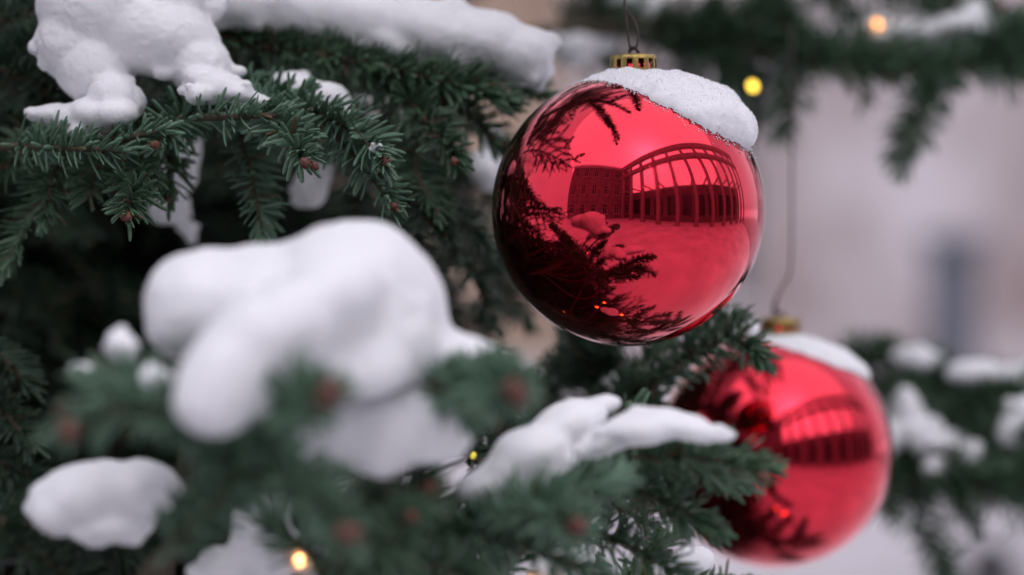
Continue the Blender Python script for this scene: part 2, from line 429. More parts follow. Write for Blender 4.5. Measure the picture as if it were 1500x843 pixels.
def needle_cloud(stems, template, nlen=0.016, nwid=0.00105, per_m=1700, r=rng):
    """stems: list of (pts array, dict(style, from)) -> verts, quads"""
    O, D, Wd, Ln, Cv = [], [], [], [], []
    for pts, o in stems:
        seg = np.diff(pts, axis=0); sl = np.linalg.norm(seg, axis=1); cum = np.concatenate([[0], np.cumsum(sl)]); tot = cum[-1]
        n = int(tot * per_m * o.get('dens', 1.0))
        if n < 1: continue
        f0 = o.get('from', 0.0)
        u = f0 + (1 - f0) * (np.arange(n) + r.random(n)) / n
        pos = np.stack([np.interp(u * tot, cum, pts[:, k]) for k in range(3)], 1)
        e = 0.003
        pa = np.stack([np.interp(np.clip(u * tot + e, 0, tot), cum, pts[:, k]) for k in range(3)], 1)
        pb = np.stack([np.interp(np.clip(u * tot - e, 0, tot), cum, pts[:, k]) for k in range(3)], 1)
        T = pa - pb; T /= np.linalg.norm(T, axis=1)[:, None] + 1e-9
        up = np.array(o.get('up', (0, 0, 1.0)), float)
        B = np.cross(T, up); B /= np.linalg.norm(B, axis=1)[:, None] + 1e-9
        Nn = np.cross(B, T)
        st = o.get('style', 'brush')
        if st == 'flat':     # combed to both sides
            side = np.where(r.random(n) < 0.5, -1.0, 1.0)
            phi = side * (np.pi / 2 - np.abs(r.normal(0, 0.38, n))) ; phi += r.normal(0, 0.1, n)
        elif st == 'up':
            phi = r.normal(0, 0.95, n)
        else:
            phi = r.uniform(-np.pi, np.pi, n)
            m_ = (np.abs(phi) > 2.2) & (r.random(n) < 0.5); phi[m_] = r.normal(0, 1.0, m_.sum())
        near = np.clip((1 - u) * tot / 0.022, 0, 1)
        al = np.radians(30 + 40 * near + r.normal(0, 9, n)) * o.get('spread', 1.0)
        d = np.cos(al)[:, None] * T + np.sin(al)[:, None] * (np.cos(phi)[:, None] * Nn + np.sin(phi)[:, None] * B)
        w = np.cross(T, d); w /= np.linalg.norm(w, axis=1)[:, None] + 1e-9
        w += r.normal(0, 0.25, (n, 3))
        ln = nlen * o.get('len', 1.0) * r.uniform(0.62, 1.14, n) * (0.72 + 0.28 * near)
        O.append(pos + 0.0008 * d); D.append(d); Wd.append(w); Ln.append(ln); Cv.append(r.normal(0.10, 0.10, n))
    O, D, Wd, Ln, Cv = map(np.concatenate, (O, D, Wd, Ln, Cv))
    Wd -= D * np.sum(Wd * D, 1)[:, None]; Wd /= np.linalg.norm(Wd, axis=1)[:, None] + 1e-9
    H = np.cross(D, Wd)
    tv, tq = template; n = len(O)
    a = (tv[:, 0] ** 2)
    v = (O[:, None, :] + D[:, None, :] * (tv[None, :, 0, None] * Ln[:, None, None])
         + Wd[:, None, :] * (tv[None, :, 1, None] * nwid) + H[:, None, :] * (tv[None, :, 2, None] * nwid * 0.42 + (a[None, :] * (Cv * Ln)[:, None])[:, :, None]))
    k = len(tv)
    off = np.arange(n)[:, None, None] * k
    if tq is None:
        q = (np.array([[0, 1, 3, 2]])[None] + off).reshape(-1, 4); t = (np.array([[2, 3, 4]])[None] + off).reshape(-1, 3)
        return v.reshape(-1, 3), q, t
    return v.reshape(-1, 3), (tq[None] + off).reshape(-1, 4), None

bm = bmesh.new(); bmesh.ops.create_icosphere(bm, subdivisions=3, radius=1)
ICO_V = np.array([v.co[:] for v in bm.verts]); ICO_F = np.array([[v.index for v in f.verts] for f in bm.faces]); bm.free()

bm = bmesh.new(); bmesh.ops.create_icosphere(bm, subdivisions=1, radius=1)
ICO1_V = np.array([v.co[:] for v in bm.verts]); ICO1_F = np.array([[v.index for v in f.verts] for f in bm.faces]); bm.free()

def bud_mesh(dirv, size, r=rng):
    """a cluster of a few bud scales as one closed lump"""
    lobes = [(np.array(dirv) * 0.35, 1.0)]
    for k in range(r.integers(2, 4)):
        c = r.normal(0, 1, 3); c /= np.linalg.norm(c); lobes.append((c * 0.75 + np.array(dirv) * 0.1, r.uniform(0.55, 0.85)))
    rad = np.zeros(len(ICO_V))
    for c, R_ in lobes:
        bq = ICO_V @ c; disc = bq ** 2 - (c @ c - R_ ** 2)
        x = np.where(disc > 0, bq + np.sqrt(np.maximum(disc, 0)), 0); rad = np.maximum(rad, x)
    rad = np.maximum(rad, 0.3) * size
    return mesh_np('bud', ICO_V * rad[:, None], None, ICO_F)

def branch(stems, needle_m=M_needle, template=FINE, buds=(), root=None, nlen=0.0185, per_m=1800, nwid=0.0014, label=None, r0=0.0022, root_r=0.006, bud_size=0.0027):
    """stems: list of (list of (px,py,d), opts). one part of the tree with its needles and buds as sub-parts"""
    cl, paths = [], []
    for pts, o in stems:
        c = catmull([P(*p) for p in pts], 0.004)
        cl.append((c, o)); paths.append((c, np.linspace(o.get('r0', r0), o.get('r1', 0.0013), len(c))))
    if root is not None:
        rp = [P(*p) for p in root[:-1]]
        rp = [trunk_x(root[-1])] + rp[::-1] + [P(*stems[0][0][0])]
        c = catmull(rp, 0.02); paths.append((c, np.linspace(root_r * 1.6, stems[0][1].get('r0', r0), len(c))))
    o0 = np.array(TRUNK)
    b_ = link('branch', tube_mesh('branch', [(p - o0, r_) for p, r_ in paths], 8), M_twig, tree)
    if label: b_['label'] = label
    v, q, t = needle_cloud(cl, template, nlen, nwid, per_m)
    link('needles', mesh_np('needles', v - o0, q, t), needle_m, b_)
    for bd in buds:
        px, py, d = bd[:3]
        link('bud', bud_mesh((0, -0.4, 0.3), bud_size * (bd[3] if len(bd) > 3 else 1)), M_bud, b_, P(px, py, d) - TRUNK)
    return b_

UPB = dict(style='up'); BR = dict(style='brush'); FL = dict(style='flat')
def o_(base, **k): d = dict(base); d.update(k); return d

# --- left, near the plane of focus
LR = [(-40, 110, 1.46), (-260, 160, 1.75), 1.75]
branch([([(230, 95, 1.42), (330, 135, 1.39), (400, 175, 1.33), (447, 235, 1.285)], o_(BR, dens=1.25, r0=.003)),
        ([(330, 135, 1.40), (360, 230, 1.375), (385, 345, 1.36)], o_(FL, dens=1.1)),
        ([(350, 140, 1.39), (440, 155, 1.35), (520, 195, 1.325), (566, 240, 1.305)], o_(BR, dens=1.15)),
        ([(470, 175, 1.35), (530, 240, 1.33), (576, 303, 1.31)], o_(BR, dens=1.0)),
        ([(300, 130, 1.40), (270, 170, 1.35), (230, 212, 1.315)], o_(BR, dens=1.15))],
       M_needle_blue, FINE, [(447, 240, 1.275, 1.1), (460, 243, 1.277, .85), (567, 238, 1.30, .9), (577, 303, 1.305, .8), (229, 213, 1.305, .9)],
       root=[(150, 70, 1.46)] + LR)
branch([([(200, 170, 1.38), (205, 240, 1.34), (185, 315, 1.30)], o_(BR, dens=1.0, r0=.0028)),
        ([(225, 185, 1.39), (250, 240, 1.37), (248, 290, 1.36)], o_(BR, dens=.9)),
        ([(205, 210, 1.38), (150, 240, 1.36), (130, 290, 1.34)], o_(FL, dens=.9))],
       M_needle, FINE, [(183, 319, 1.295, 1.0), (250, 293, 1.355, .7)], root=[(130, 120, 1.46)] + LR)
branch([([(130, 175, 1.40), (90, 230, 1.37), (65, 320, 1.35)], o_(BR, dens=1.0, r0=.0028)),
        ([(80, 250, 1.38), (45, 320, 1.37), (8, 395, 1.36)], o_(FL, dens=1.0)),
        ([(100, 215, 1.39), (40, 220, 1.38), (-15, 260, 1.37)], BR)],
       M_needle, FINE, [], root=[(110, 130, 1.47)] + LR)
branch([([(-60, 90, 1.44), (30, 110, 1.42), (105, 160, 1.40)], o_(UPB, dens=1.1, r0=.0028)),
        ([(-20, 100, 1.44), (40, 70, 1.42), (75, 40, 1.40)], BR), ([(-40, 50, 1.44), (20, 25, 1.43), (70, 5, 1.42)], BR),
        ([(-60, 190, 1.42), (-10, 170, 1.41), (60, 175, 1.41)], BR)], M_needle_old, FINE, [], root=LR)
branch([([(200, 60, 1.50), (235, 110, 1.46), (262, 155, 1.44)], o_(BR, dens=1.1)), ([(330, 80, 1.5), (360, 110, 1.47), (400, 130, 1.45)], BR),
        ([(260, 60, 1.5), (300, 90, 1.47), (330, 120, 1.45)], BR)], M_needle_old, FINE, [], root=[(100, 40, 1.55)] + LR[1:])
branch([([(20, 215, 1.335), (100, 218, 1.315), (185, 222, 1.31)], o_(BR, dens=.8, r0=.0022)), ([(285, 172, 1.325), (340, 172, 1.315), (405, 168, 1.31)], o_(BR, dens=.75, len=.85)),
        ([(150, 215, 1.33), (200, 200, 1.315), (240, 190, 1.31)], o_(BR, dens=.6, len=.85))],
       M_needle_blue, FINE, [], root=[(-60, 215, 1.45)] + LR[1:])
# --- above the picture, mirrored in the upper halves of the baubles
branch([([(100, -800, 1.62), (500, -700, 1.48), (760, -620, 1.34), (930, -640, 1.26)], o_(BR, r0=.004)), ([(560, -680, 1.46), (650, -600, 1.3), (720, -560, 1.2)], BR),
        ([(760, -620, 1.34), (820, -560, 1.36), (900, -520, 1.38)], BR), ([(650, -650, 1.4), (760, -700, 1.45), (860, -700, 1.46)], BR), ([(640, -660, 1.36), (720, -640, 1.22), (790, -640, 1.12)], BR), ([(700, -650, 1.26), (740, -690, 1.16), (745, -700, 1.08)], BR)],
       M_needle_old, MID, [], root=[(-300, -900, 1.9), 2.05], nlen=.02)
branch([([(700, -900, 1.85), (950, -760, 1.72), (1120, -640, 1.6), (1240, -600, 1.5)], o_(BR, r0=.004)), ([(1000, -740, 1.7), (1020, -640, 1.55), (1080, -580, 1.44)], BR),
        ([(1080, -660, 1.62), (1180, -640, 1.66), (1260, -620, 1.68)], BR), ([(880, -800, 1.76), (900, -700, 1.6), (960, -640, 1.48)], BR),
        ([(950, -760, 1.72), (1010, -560, 1.5), (1070, -480, 1.36)], BR), ([(1020, -560, 1.5), (1100, -520, 1.44), (1170, -540, 1.38)], BR),
        ([(1120, -640, 1.6), (1200, -560, 1.46), (1260, -520, 1.36)], BR), ([(900, -740, 1.7), (960, -560, 1.4), (1000, -480, 1.28)], BR), ([(1060, -680, 1.6), (1150, -700, 1.5), (1250, -680, 1.42)], BR)],
       M_needle_old, MID, [], root=[(200, -1000, 2.1), 2.3], nlen=.02)
# --- the branch the front bauble hangs from, just above the picture
branch([([(640, -190, 1.68), (800, -120, 1.54), (930, -64, 1.42), (985, -78, 1.36), (1030, -100, 1.32)], o_(BR, dens=.8, len=.85, r0=.004)), ([(820, -115, 1.53), (860, -150, 1.45), (880, -190, 1.38)], o_(BR, dens=.8)),
        ([(880, -90, 1.48), (960, -130, 1.5), (1020, -150, 1.5)], o_(BR, dens=.8))],
       M_needle, MID, [], root=[(400, -260, 1.9), (100, -300, 2.2), 2.0])
# --- the long branch under the snow bar
BRT = [(150, 10, 1.55), (-200, 30, 1.85), 1.95]
branch([([(280, 45, 1.45), (400, 70, 1.43), (520, 92, 1.41), (640, 118, 1.40), (745, 150, 1.40)], o_(BR, dens=1.7, r0=.0045, r1=.002)),
        ([(470, 90, 1.42), (540, 60, 1.44), (640, 80, 1.45)], o_(BR, dens=1.2)),
        ([(640, 118, 1.41), (720, 110, 1.43), (790, 140, 1.45)], o_(BR, dens=1.2))], M_needle, FINE, [], root=BRT, nlen=.0195)
branch([([(540, 100, 1.43), (600, 150, 1.40), (655, 215, 1.37), (665, 235, 1.36)], o_(BR, dens=1.3, r0=.003)),
        ([(600, 140, 1.43), (680, 165, 1.42), (735, 215, 1.42)], o_(BR, dens=1.1)),
        ([(620, 180, 1.42), (610, 250, 1.40), (640, 310, 1.38)], o_(FL, dens=1.1)),
        ([(580, 150, 1.44), (560, 220, 1.45), (590, 300, 1.44)], BR)],
       M_needle, FINE, [(665, 238, 1.35, .8), (640, 312, 1.375, .6)], root=[(420, 40, 1.5)] + BRT)
branch([([(560, 230, 1.45), (600, 290, 1.42), (650, 345, 1.39)], o_(BR, r0=.003)),
        ([(600, 280, 1.45), (680, 330, 1.43), (720, 370, 1.43)], BR), ([(600, 300, 1.46), (610, 370, 1.45), (640, 430, 1.45)], BR),
        ([(540, 260, 1.47), (520, 320, 1.46), (560, 370, 1.45)], BR), ([(640, 330, 1.5), (690, 400, 1.5), (720, 470, 1.5)], BR)],
       M_needle_old, FINE, [(652, 347, 1.385, .6)], root=[(430, 150, 1.6), (100, 120, 1.8), 1.8])
branch([([(430, 140, 1.52), (520, 170, 1.50), (600, 200, 1.5)], o_(BR, r0=.003)), ([(480, 150, 1.52), (500, 210, 1.5), (540, 260, 1.5)], FL),
        ([(520, 120, 1.55), (600, 140, 1.54), (660, 150, 1.53)], BR)], M_needle_old, FINE, [], root=[(300, 130, 1.65), (0, 120, 1.9), 1.85])
# --- left edge, lower
branch([([(-60, 560, 1.42), (0, 600, 1.40), (45, 650, 1.38)], o_(BR, r0=.003)), ([(-40, 500, 1.42), (10, 530, 1.40), (40, 570, 1.39)], FL),
        ([(-60, 640, 1.42), (0, 680, 1.41), (60, 700, 1.41)], BR), ([(-60, 700, 1.44), (-10, 730, 1.42), (30, 770, 1.4)], BR)],
       M_needle_old, FINE, [], root=[(-160, 560, 1.6), 1.35])
# --- foreground, out of focus
FR = [(130, 960, 1.12), (-250, 1080, 1.5), 1.15]
branch([([(215, 850, 1.05), (290, 760, 1.03), (345, 690, 1.01), (352, 640, 1.0), (420, 600, .97), (478, 578, .945)], o_(BR, dens=1.4, **{'from': .12}, r0=.0050, r1=.0018)),
        ([(350, 660, 1.01), (270, 610, 1.0), (170, 600, .985), (100, 632, .975)], o_(BR, dens=1.5, r0=.003)),
        ([(330, 650, 1.02), (230, 580, 1.03), (130, 560, 1.03)], o_(BR, dens=1.3)),
        ([(345, 690, 1.01), (420, 700, .99), (480, 745, .97), (503, 780, .96)], o_(BR, dens=1.6, r0=.003)),
        ([(350, 650, 1.02), (370, 600, 1.03), (330, 560, 1.04)], o_(BR, dens=1.0))],
       M_needle_blue, MID, [(482, 574, .937, 1.7), (474, 590, .94, 1.2), (100, 632, .965, 1.6), (92, 600, .985, 1.2), (270, 560, 1.02, 1.2), (506, 782, .95, 1.6)], root=FR, root_r=.0045, nlen=.0195,
       label='foreground branch with a bare brown stem, out of focus')
branch([([(420, 860, 1.16), (520, 720, 1.16), (600, 620, 1.12), (670, 580, 1.05), (750, 572, .99)], o_(BR, dens=1.3, **{'from': .55}, r0=.004)),
        ([(540, 700, 1.16), (480, 640, 1.17), (430, 600, 1.17)], BR)],
       M_needle_blue, MID, [(752, 572, .98, 1.6), (762, 585, .98, 1.1)], root=[(330, 960, 1.15)] + FR[1:], nlen=.0195)
branch([([(480, 880, 1.12), (540, 780, 1.10), (590, 735, 1.08), (628, 712, 1.06)], o_(BR, dens=1.5, r0=.004)),
        ([(520, 800, 1.10), (560, 800, 1.06), (600, 758, 1.04)], o_(BR, dens=1.3)),
        ([(540, 780, 1.12), (640, 780, 1.12), (720, 770, 1.12)], o_(BR, dens=1.4)),
        ([(560, 830, 1.1), (640, 830, 1.09), (700, 850, 1.08)], o_(BR, dens=1.3)),
        ([(500, 840, 1.1), (440, 800, 1.1), (400, 760, 1.1)], o_(BR, dens=1.0))],
       M_needle, MID, [(630, 714, 1.05, 1.2), (602, 756, 1.03, 1.0)], root=[(400, 980, 1.2)] + FR[1:], nlen=.0195)
branch([([(600, 880, 1.14), (700, 790, 1.12), (780, 745, 1.09), (842, 768, 1.06)], o_(BR, dens=1.5, r0=.004)),
        ([(700, 800, 1.17), (720, 760, 1.22), (800, 720, 1.24)], o_(BR, dens=1.3)),
        ([(720, 780, 1.12), (800, 810, 1.11), (880, 850, 1.1)], o_(BR, dens=1.3)),
        ([(780, 745, 1.1), (860, 720, 1.10), (900, 700, 1.11)], o_(BR, dens=1.3))],
       M_needle_blue, MID, [(846, 770, 1.05, 1.4)], root=[(480, 980, 1.22)] + FR[1:], nlen=.0195)
branch([([(700, 880, 1.2), (800, 760, 1.19), (880, 690, 1.18), (1000, 668, 1.16), (1120, 690, 1.15)], o_(BR, dens=1.6, r0=.004)),
        ([(860, 700, 1.19), (960, 730, 1.18), (1045, 775, 1.17)], o_(BR, dens=1.5)),
        ([(840, 720, 1.2), (900, 640, 1.21), (930, 605, 1.21)], o_(BR, dens=1.2)),
        ([(820, 760, 1.2), (900, 790, 1.19), (990, 840, 1.18)], o_(BR, dens=1.3)),
        ([(960, 672, 1.18), (1030, 690, 1.19), (1080, 715, 1.2)], o_(BR, dens=1.2))],
       M_needle, MID, [(1118, 700, 1.14, 1.1), (850, 770, 1.17, 1.0)], root=[(560, 990, 1.3)] + FR[1:], nlen=.0185)
branch([([(-80, 760, 1.18), (40, 770, 1.16), (150, 790, 1.15), (220, 800, 1.14)], o_(BR, dens=1.4, r0=.004)),
        ([(40, 770, 1.17), (120, 740, 1.17), (180, 720, 1.17)], BR), ([(0, 780, 1.16), (80, 830, 1.14), (140, 860, 1.13)], BR)],
       M_needle_old, MID, [], root=[(-250, 850, 1.4), 1.2], nlen=.0185)
# --- middle ground between the foreground and the baubles
branch([([(620, 560, 1.45), (690, 620, 1.40), (760, 640, 1.36)], o_(BR, dens=1.1, r0=.003)), ([(640, 600, 1.42), (680, 660, 1.38), (720, 690, 1.36)], FL),
        ([(660, 600, 1.45), (740, 600, 1.45), (790, 560, 1.45)], BR)], M_needle_old, FINE, [], root=[(400, 560, 1.6), (0, 600, 1.9), 1.4])
branch([([(760, 640, 1.6), (800, 580, 1.56), (840, 520, 1.52), (880, 505, 1.50)], o_(BR, r0=.003)), ([(880, 600, 1.56), (885, 550, 1.53), (895, 515, 1.50)], o_(BR, dens=1.1)),
        ([(820, 560, 1.55), (860, 540, 1.52), (915, 545, 1.50)], BR), ([(880, 560, 1.53), (850, 520, 1.5), (835, 490, 1.48)], BR)],
       M_needle_old, FINE, [], root=[(560, 700, 1.75), (200, 700, 2.0), 1.3])
branch([([(900, 600, 1.45), (970, 550, 1.43), (1030, 510, 1.41), (1080, 500, 1.40), (1112, 530, 1.39)], o_(BR, dens=1.5, r0=.003)),
        ([(1030, 510, 1.42), (1055, 480, 1.42), (1080, 470, 1.42)], o_(BR, dens=1.2)),
        ([(920, 590, 1.46), (950, 530, 1.47), (985, 505, 1.48)], o_(BR, dens=1.3)), ([(860, 600, 1.46), (910, 605, 1.45), (960, 590, 1.44)], o_(BR, dens=1.3))],
       M_needle, FINE, [], root=[(780, 690, 1.5), (500, 760, 1.7), (100, 800, 2.0), 1.3])
# --- sprigs below the baubles, between them and the foreground
branch([([(760, 760, 1.40), (860, 700, 1.40), (940, 675, 1.41), (1000, 690, 1.42)], o_(BR, dens=1.2, r0=.004)),
        ([(860, 700, 1.40), (900, 740, 1.38), (960, 770, 1.37)], BR), ([(880, 690, 1.41), (900, 650, 1.44), (940, 620, 1.46)], BR),
        ([(900, 690, 1.41), (950, 730, 1.40), (1000, 760, 1.40)], BR), ([(820, 720, 1.40), (830, 780, 1.37), (860, 820, 1.35)], BR),
        ([(930, 675, 1.41), (970, 650, 1.44), (1000, 650, 1.46)], BR), ([(840, 710, 1.4), (820, 660, 1.42), (840, 630, 1.44)], BR)],
       M_needle_old, MID, [], root=[(680, 860, 1.45), (400, 980, 1.6), 1.15])
branch([([(860, 910, 1.34), (980, 870, 1.34), (1060, 870, 1.36), (1120, 890, 1.38)], o_(BR, dens=1.2, r0=.004)),
        ([(920, 870, 1.34), (950, 820, 1.36), (985, 790, 1.38)], BR), ([(1000, 880, 1.34), (1080, 880, 1.33), (1150, 900, 1.34)], BR),
        ([(1060, 880, 1.36), (1130, 900, 1.40), (1200, 925, 1.42)], BR), ([(940, 850, 1.34), (1000, 900, 1.3), (1080, 930, 1.29)], BR)],
       M_needle, MID, [], root=[(760, 990, 1.4), (400, 1100, 1.6), 1.05])
# --- below the picture, mirrored in the lower half of the rear bauble
branch([([(900, 1180, 1.5), (1080, 1090, 1.5), (1220, 1060, 1.5), (1360, 1090, 1.52)], o_(BR, r0=.004)), ([(1040, 1110, 1.5), (1080, 1020, 1.46), (1120, 970, 1.42)], BR), ([(1100, 1080, 1.5), (1180, 1120, 1.44), (1260, 1180, 1.4)], BR),
        ([(1160, 1065, 1.5), (1220, 1010, 1.52), (1290, 980, 1.54)], BR), ([(1220, 1060, 1.5), (1290, 1120, 1.46), (1360, 1180, 1.42)], BR), ([(1000, 1130, 1.5), (1000, 1040, 1.48), (1020, 980, 1.46)], BR), ([(1130, 1070, 1.5), (1150, 1000, 1.54), (1200, 960, 1.58)], BR)],
       M_needle_old, MID, [], root=[(760, 1280, 1.55), (400, 1300, 1.7), .85], nlen=.022)
# --- sprigs on the far side of the foreground mound
branch([([(280, 620, 1.16), (380, 560, 1.18), (480, 500, 1.2), (560, 450, 1.22)], o_(BR, dens=1.1, r0=.004)),
        ([(380, 560, 1.18), (360, 500, 1.19), (320, 440, 1.2)], BR), ([(440, 520, 1.19), (440, 460, 1.21), (470, 400, 1.23)], BR),
        ([(430, 530, 1.18), (520, 540, 1.2), (600, 520, 1.22)], BR), ([(330, 590, 1.17), (290, 540, 1.18), (250, 480, 1.18)], BR),
        ([(480, 560, 1.18), (560, 590, 1.2), (640, 570, 1.22)], BR), ([(560, 640, 1.18), (620, 640, 1.2), (680, 600, 1.22)], BR)],
       M_needle, MID, [], root=[(250, 760, 1.2), (100, 960, 1.25), 1.15])
branch([([(560, 140, 1.62), (640, 230, 1.6), (690, 330, 1.6), (735, 450, 1.6)], o_(BR, dens=1.3, r0=.004)), ([(640, 240, 1.6), (700, 270, 1.58), (745, 330, 1.57)], o_(BR, dens=1.2)),
        ([(680, 320, 1.62), (650, 400, 1.62), (670, 480, 1.62)], BR), ([(700, 380, 1.6), (740, 420, 1.58), (770, 470, 1.57)], BR), ([(650, 260, 1.63), (600, 330, 1.63), (600, 420, 1.63)], BR),
        ([(620, 180, 1.6), (690, 190, 1.58), (745, 230, 1.56)], BR), ([(690, 440, 1.66), (720, 520, 1.66), (735, 600, 1.66)], o_(BR, dens=1.1))],
       M_needle_old, FINE, [], root=[(430, 80, 1.75), (100, 60, 2.0), 1.9])
# --- upper right, behind the front bauble
UR = [(800, 50, 1.95), (500, 120, 2.05), (200, 160, 2.2), 1.75]
branch([([(1000, 40, 1.88), (1120, 75, 1.83), (1220, 98, 1.80), (1330, 105, 1.78), (1440, 92, 1.77), (1560, 60, 1.77)], o_(BR, dens=1.7, r0=.006, r1=.004)),
        ([(1180, 90, 1.82), (1163, 130, 1.79), (1148, 195, 1.76)], o_(BR, dens=1.2)),
        ([(1380, 100, 1.79), (1350, 160, 1.75), (1322, 238, 1.72)], o_(BR, dens=1.3)),
        ([(1270, 100, 1.8), (1262, 120, 1.8), (1266, 145, 1.8)], o_(BR, dens=.3)),
        ([(1200, 95, 1.82), (1280, 70, 1.82), (1360, 55, 1.82)], o_(BR, dens=1.2)),
        ([(1430, 92, 1.78), (1470, 60, 1.76), (1500, 30, 1.75)], o_(BR, dens=1.5)),
        ([(1060, 65, 1.86), (1150, 60, 1.84), (1240, 80, 1.83)], o_(BR, dens=1.4)), ([(1250, 95, 1.8), (1350, 90, 1.79), (1450, 80, 1.79)], o_(BR, dens=1.4)),
        ([(1340, 10, 1.9), (1420, 20, 1.88), (1510, 70, 1.86)], o_(BR, dens=1.2)), ([(1390, 30, 1.9), (1450, 70, 1.87), (1510, 100, 1.86)], o_(BR, dens=1.3)),
        ([(1440, 92, 1.78), (1480, 110, 1.76), (1530, 115, 1.75)], o_(BR, dens=1.3))],
       M_needle, MID, [(1468, 10, 1.74, 1.2)], root=UR, root_r=.009, nlen=.025, per_m=1750, nwid=.0016)
branch([([(860, 20, 1.95), (960, 40, 1.9), (1040, 75, 1.87), (1080, 130, 1.86)], o_(BR, dens=1.3, r0=.004)),
        ([(960, 40, 1.9), (1060, 20, 1.85), (1150, 35, 1.82)], o_(BR, dens=1.5)), ([(1040, 10, 1.9), (1050, 60, 1.86), (1055, 115, 1.85)], o_(BR, dens=1.2)),
        ([(1100, -20, 1.86), (1140, 20, 1.83), (1175, 60, 1.8)], o_(BR, dens=1.5)), ([(1180, -30, 1.86), (1230, 10, 1.84), (1260, 40, 1.84)], o_(BR, dens=1.3)),
        ([(820, 25, 2.0), (870, 5, 1.97), (930, -10, 1.95)], o_(BR, dens=1.2)),
        ([(960, 50, 1.92), (1000, 90, 1.9), (1020, 130, 1.9)], o_(BR, dens=1.2)), ([(1000, 50, 1.9), (1070, 90, 1.88), (1110, 120, 1.87)], o_(BR, dens=1.3)),
        ([(930, 60, 1.95), (990, 60, 1.93), (1080, 50, 1.92)], o_(BR, dens=1.3)), ([(820, 60, 2.0), (880, 90, 1.98), (930, 100, 1.97)], o_(BR, dens=1.0)), ([(1260, -25, 1.85), (1350, 0, 1.83), (1440, 5, 1.82)], o_(BR, dens=1.3)),
        ([(1130, 100, 1.84), (1120, 140, 1.82), (1105, 185, 1.8)], o_(BR, dens=1.0))],
       M_needle, MID, [(1148, 33, 1.81, 1.0)], root=UR, nlen=.025, per_m=1750, nwid=.0016)
# --- lower right, behind the second bauble
LRR = [(1050, 720, 1.95), (700, 760, 2.1), (300, 760, 2.3), 1.2]
branch([([(1150, 680, 1.92), (1270, 655, 1.88), (1380, 690, 1.83), (1460, 720, 1.8), (1560, 700, 1.8)], o_(BR, dens=1.7, r0=.006, r1=.004)),
        ([(1320, 680, 1.86), (1340, 745, 1.82), (1385, 850, 1.78)], o_(BR, dens=1.4)),
        ([(1300, 660, 1.88), (1400, 610, 1.85), (1500, 560, 1.83)], o_(BR, dens=1.4)),
        ([(1380, 690, 1.84), (1440, 640, 1.82), (1520, 620, 1.80)], o_(BR, dens=1.4)),
        ([(1250, 660, 1.9), (1300, 610, 1.9), (1340, 560, 1.9)], o_(BR, dens=1.4)),
        ([(1440, 710, 1.81), (1480, 690, 1.79), (1530, 660, 1.78)], o_(BR, dens=1.3)),
        ([(1460, 720, 1.81), (1500, 750, 1.79), (1530, 800, 1.78)], o_(BR, dens=.8)),
        ([(1200, 690, 1.92), (1260, 700, 1.9), (1330, 715, 1.88)], o_(BR, dens=1.3)),
        ([(1300, 700, 1.9), (1400, 715, 1.89), (1500, 710, 1.88)], o_(BR, dens=1.5)), ([(1280, 670, 1.93), (1380, 670, 1.93), (1480, 640, 1.93)], o_(BR, dens=1.6)),
        ([(1300, 620, 1.95), (1400, 640, 1.95), (1500, 610, 1.95)], o_(BR, dens=1.6)), ([(1380, 600, 1.9), (1450, 610, 1.88), (1520, 640, 1.87)], o_(BR, dens=1.4)),
        ([(1360, 690, 1.8), (1400, 700, 1.79), (1450, 690, 1.78)], o_(BR, dens=1.3)), ([(1400, 720, 1.83), (1450, 690, 1.82), (1520, 730, 1.82)], o_(BR, dens=1.5)), ([(1330, 640, 1.9), (1420, 660, 1.9), (1520, 650, 1.9)], o_(BR, dens=1.5)),
        ([(1340, 690, 1.89), (1440, 690, 1.88), (1530, 690, 1.88)], o_(BR, dens=1.5)), ([(1290, 650, 1.92), (1340, 630, 1.92), (1400, 620, 1.92)], o_(BR, dens=1.5)),
        ([(1390, 700, 1.84), (1400, 735, 1.83), (1420, 765, 1.82)], o_(BR, dens=1.0)), ([(1300, 690, 1.86), (1290, 720, 1.85), (1300, 750, 1.84)], o_(BR, dens=1.0))],
       M_needle, MID, [], root=LRR, root_r=.009, nlen=.025, per_m=1750, nwid=.0016)
branch([([(1180, 620, 1.98), (1260, 540, 1.96), (1330, 535, 1.94), (1400, 555, 1.92)], o_(BR, dens=1.5, r0=.004)),
        ([(1230, 570, 1.97), (1250, 520, 1.97), (1290, 510, 1.96)], o_(BR, dens=1.4)), ([(1330, 580, 1.94), (1420, 580, 1.92), (1520, 600, 1.9)], o_(BR, dens=1.4)),
        ([(1220, 600, 1.99), (1290, 575, 1.98), (1370, 570, 1.97)], o_(BR, dens=1.4)), ([(1390, 580, 1.95), (1450, 565, 1.94), (1520, 570, 1.93)], o_(BR, dens=1.4)),
        ([(1280, 620, 1.94), (1310, 640, 1.93), (1370, 650, 1.92)], o_(BR, dens=1.3))],
       M_needle, MID, [], root=LRR, nlen=.025, per_m=1750, nwid=.0016)

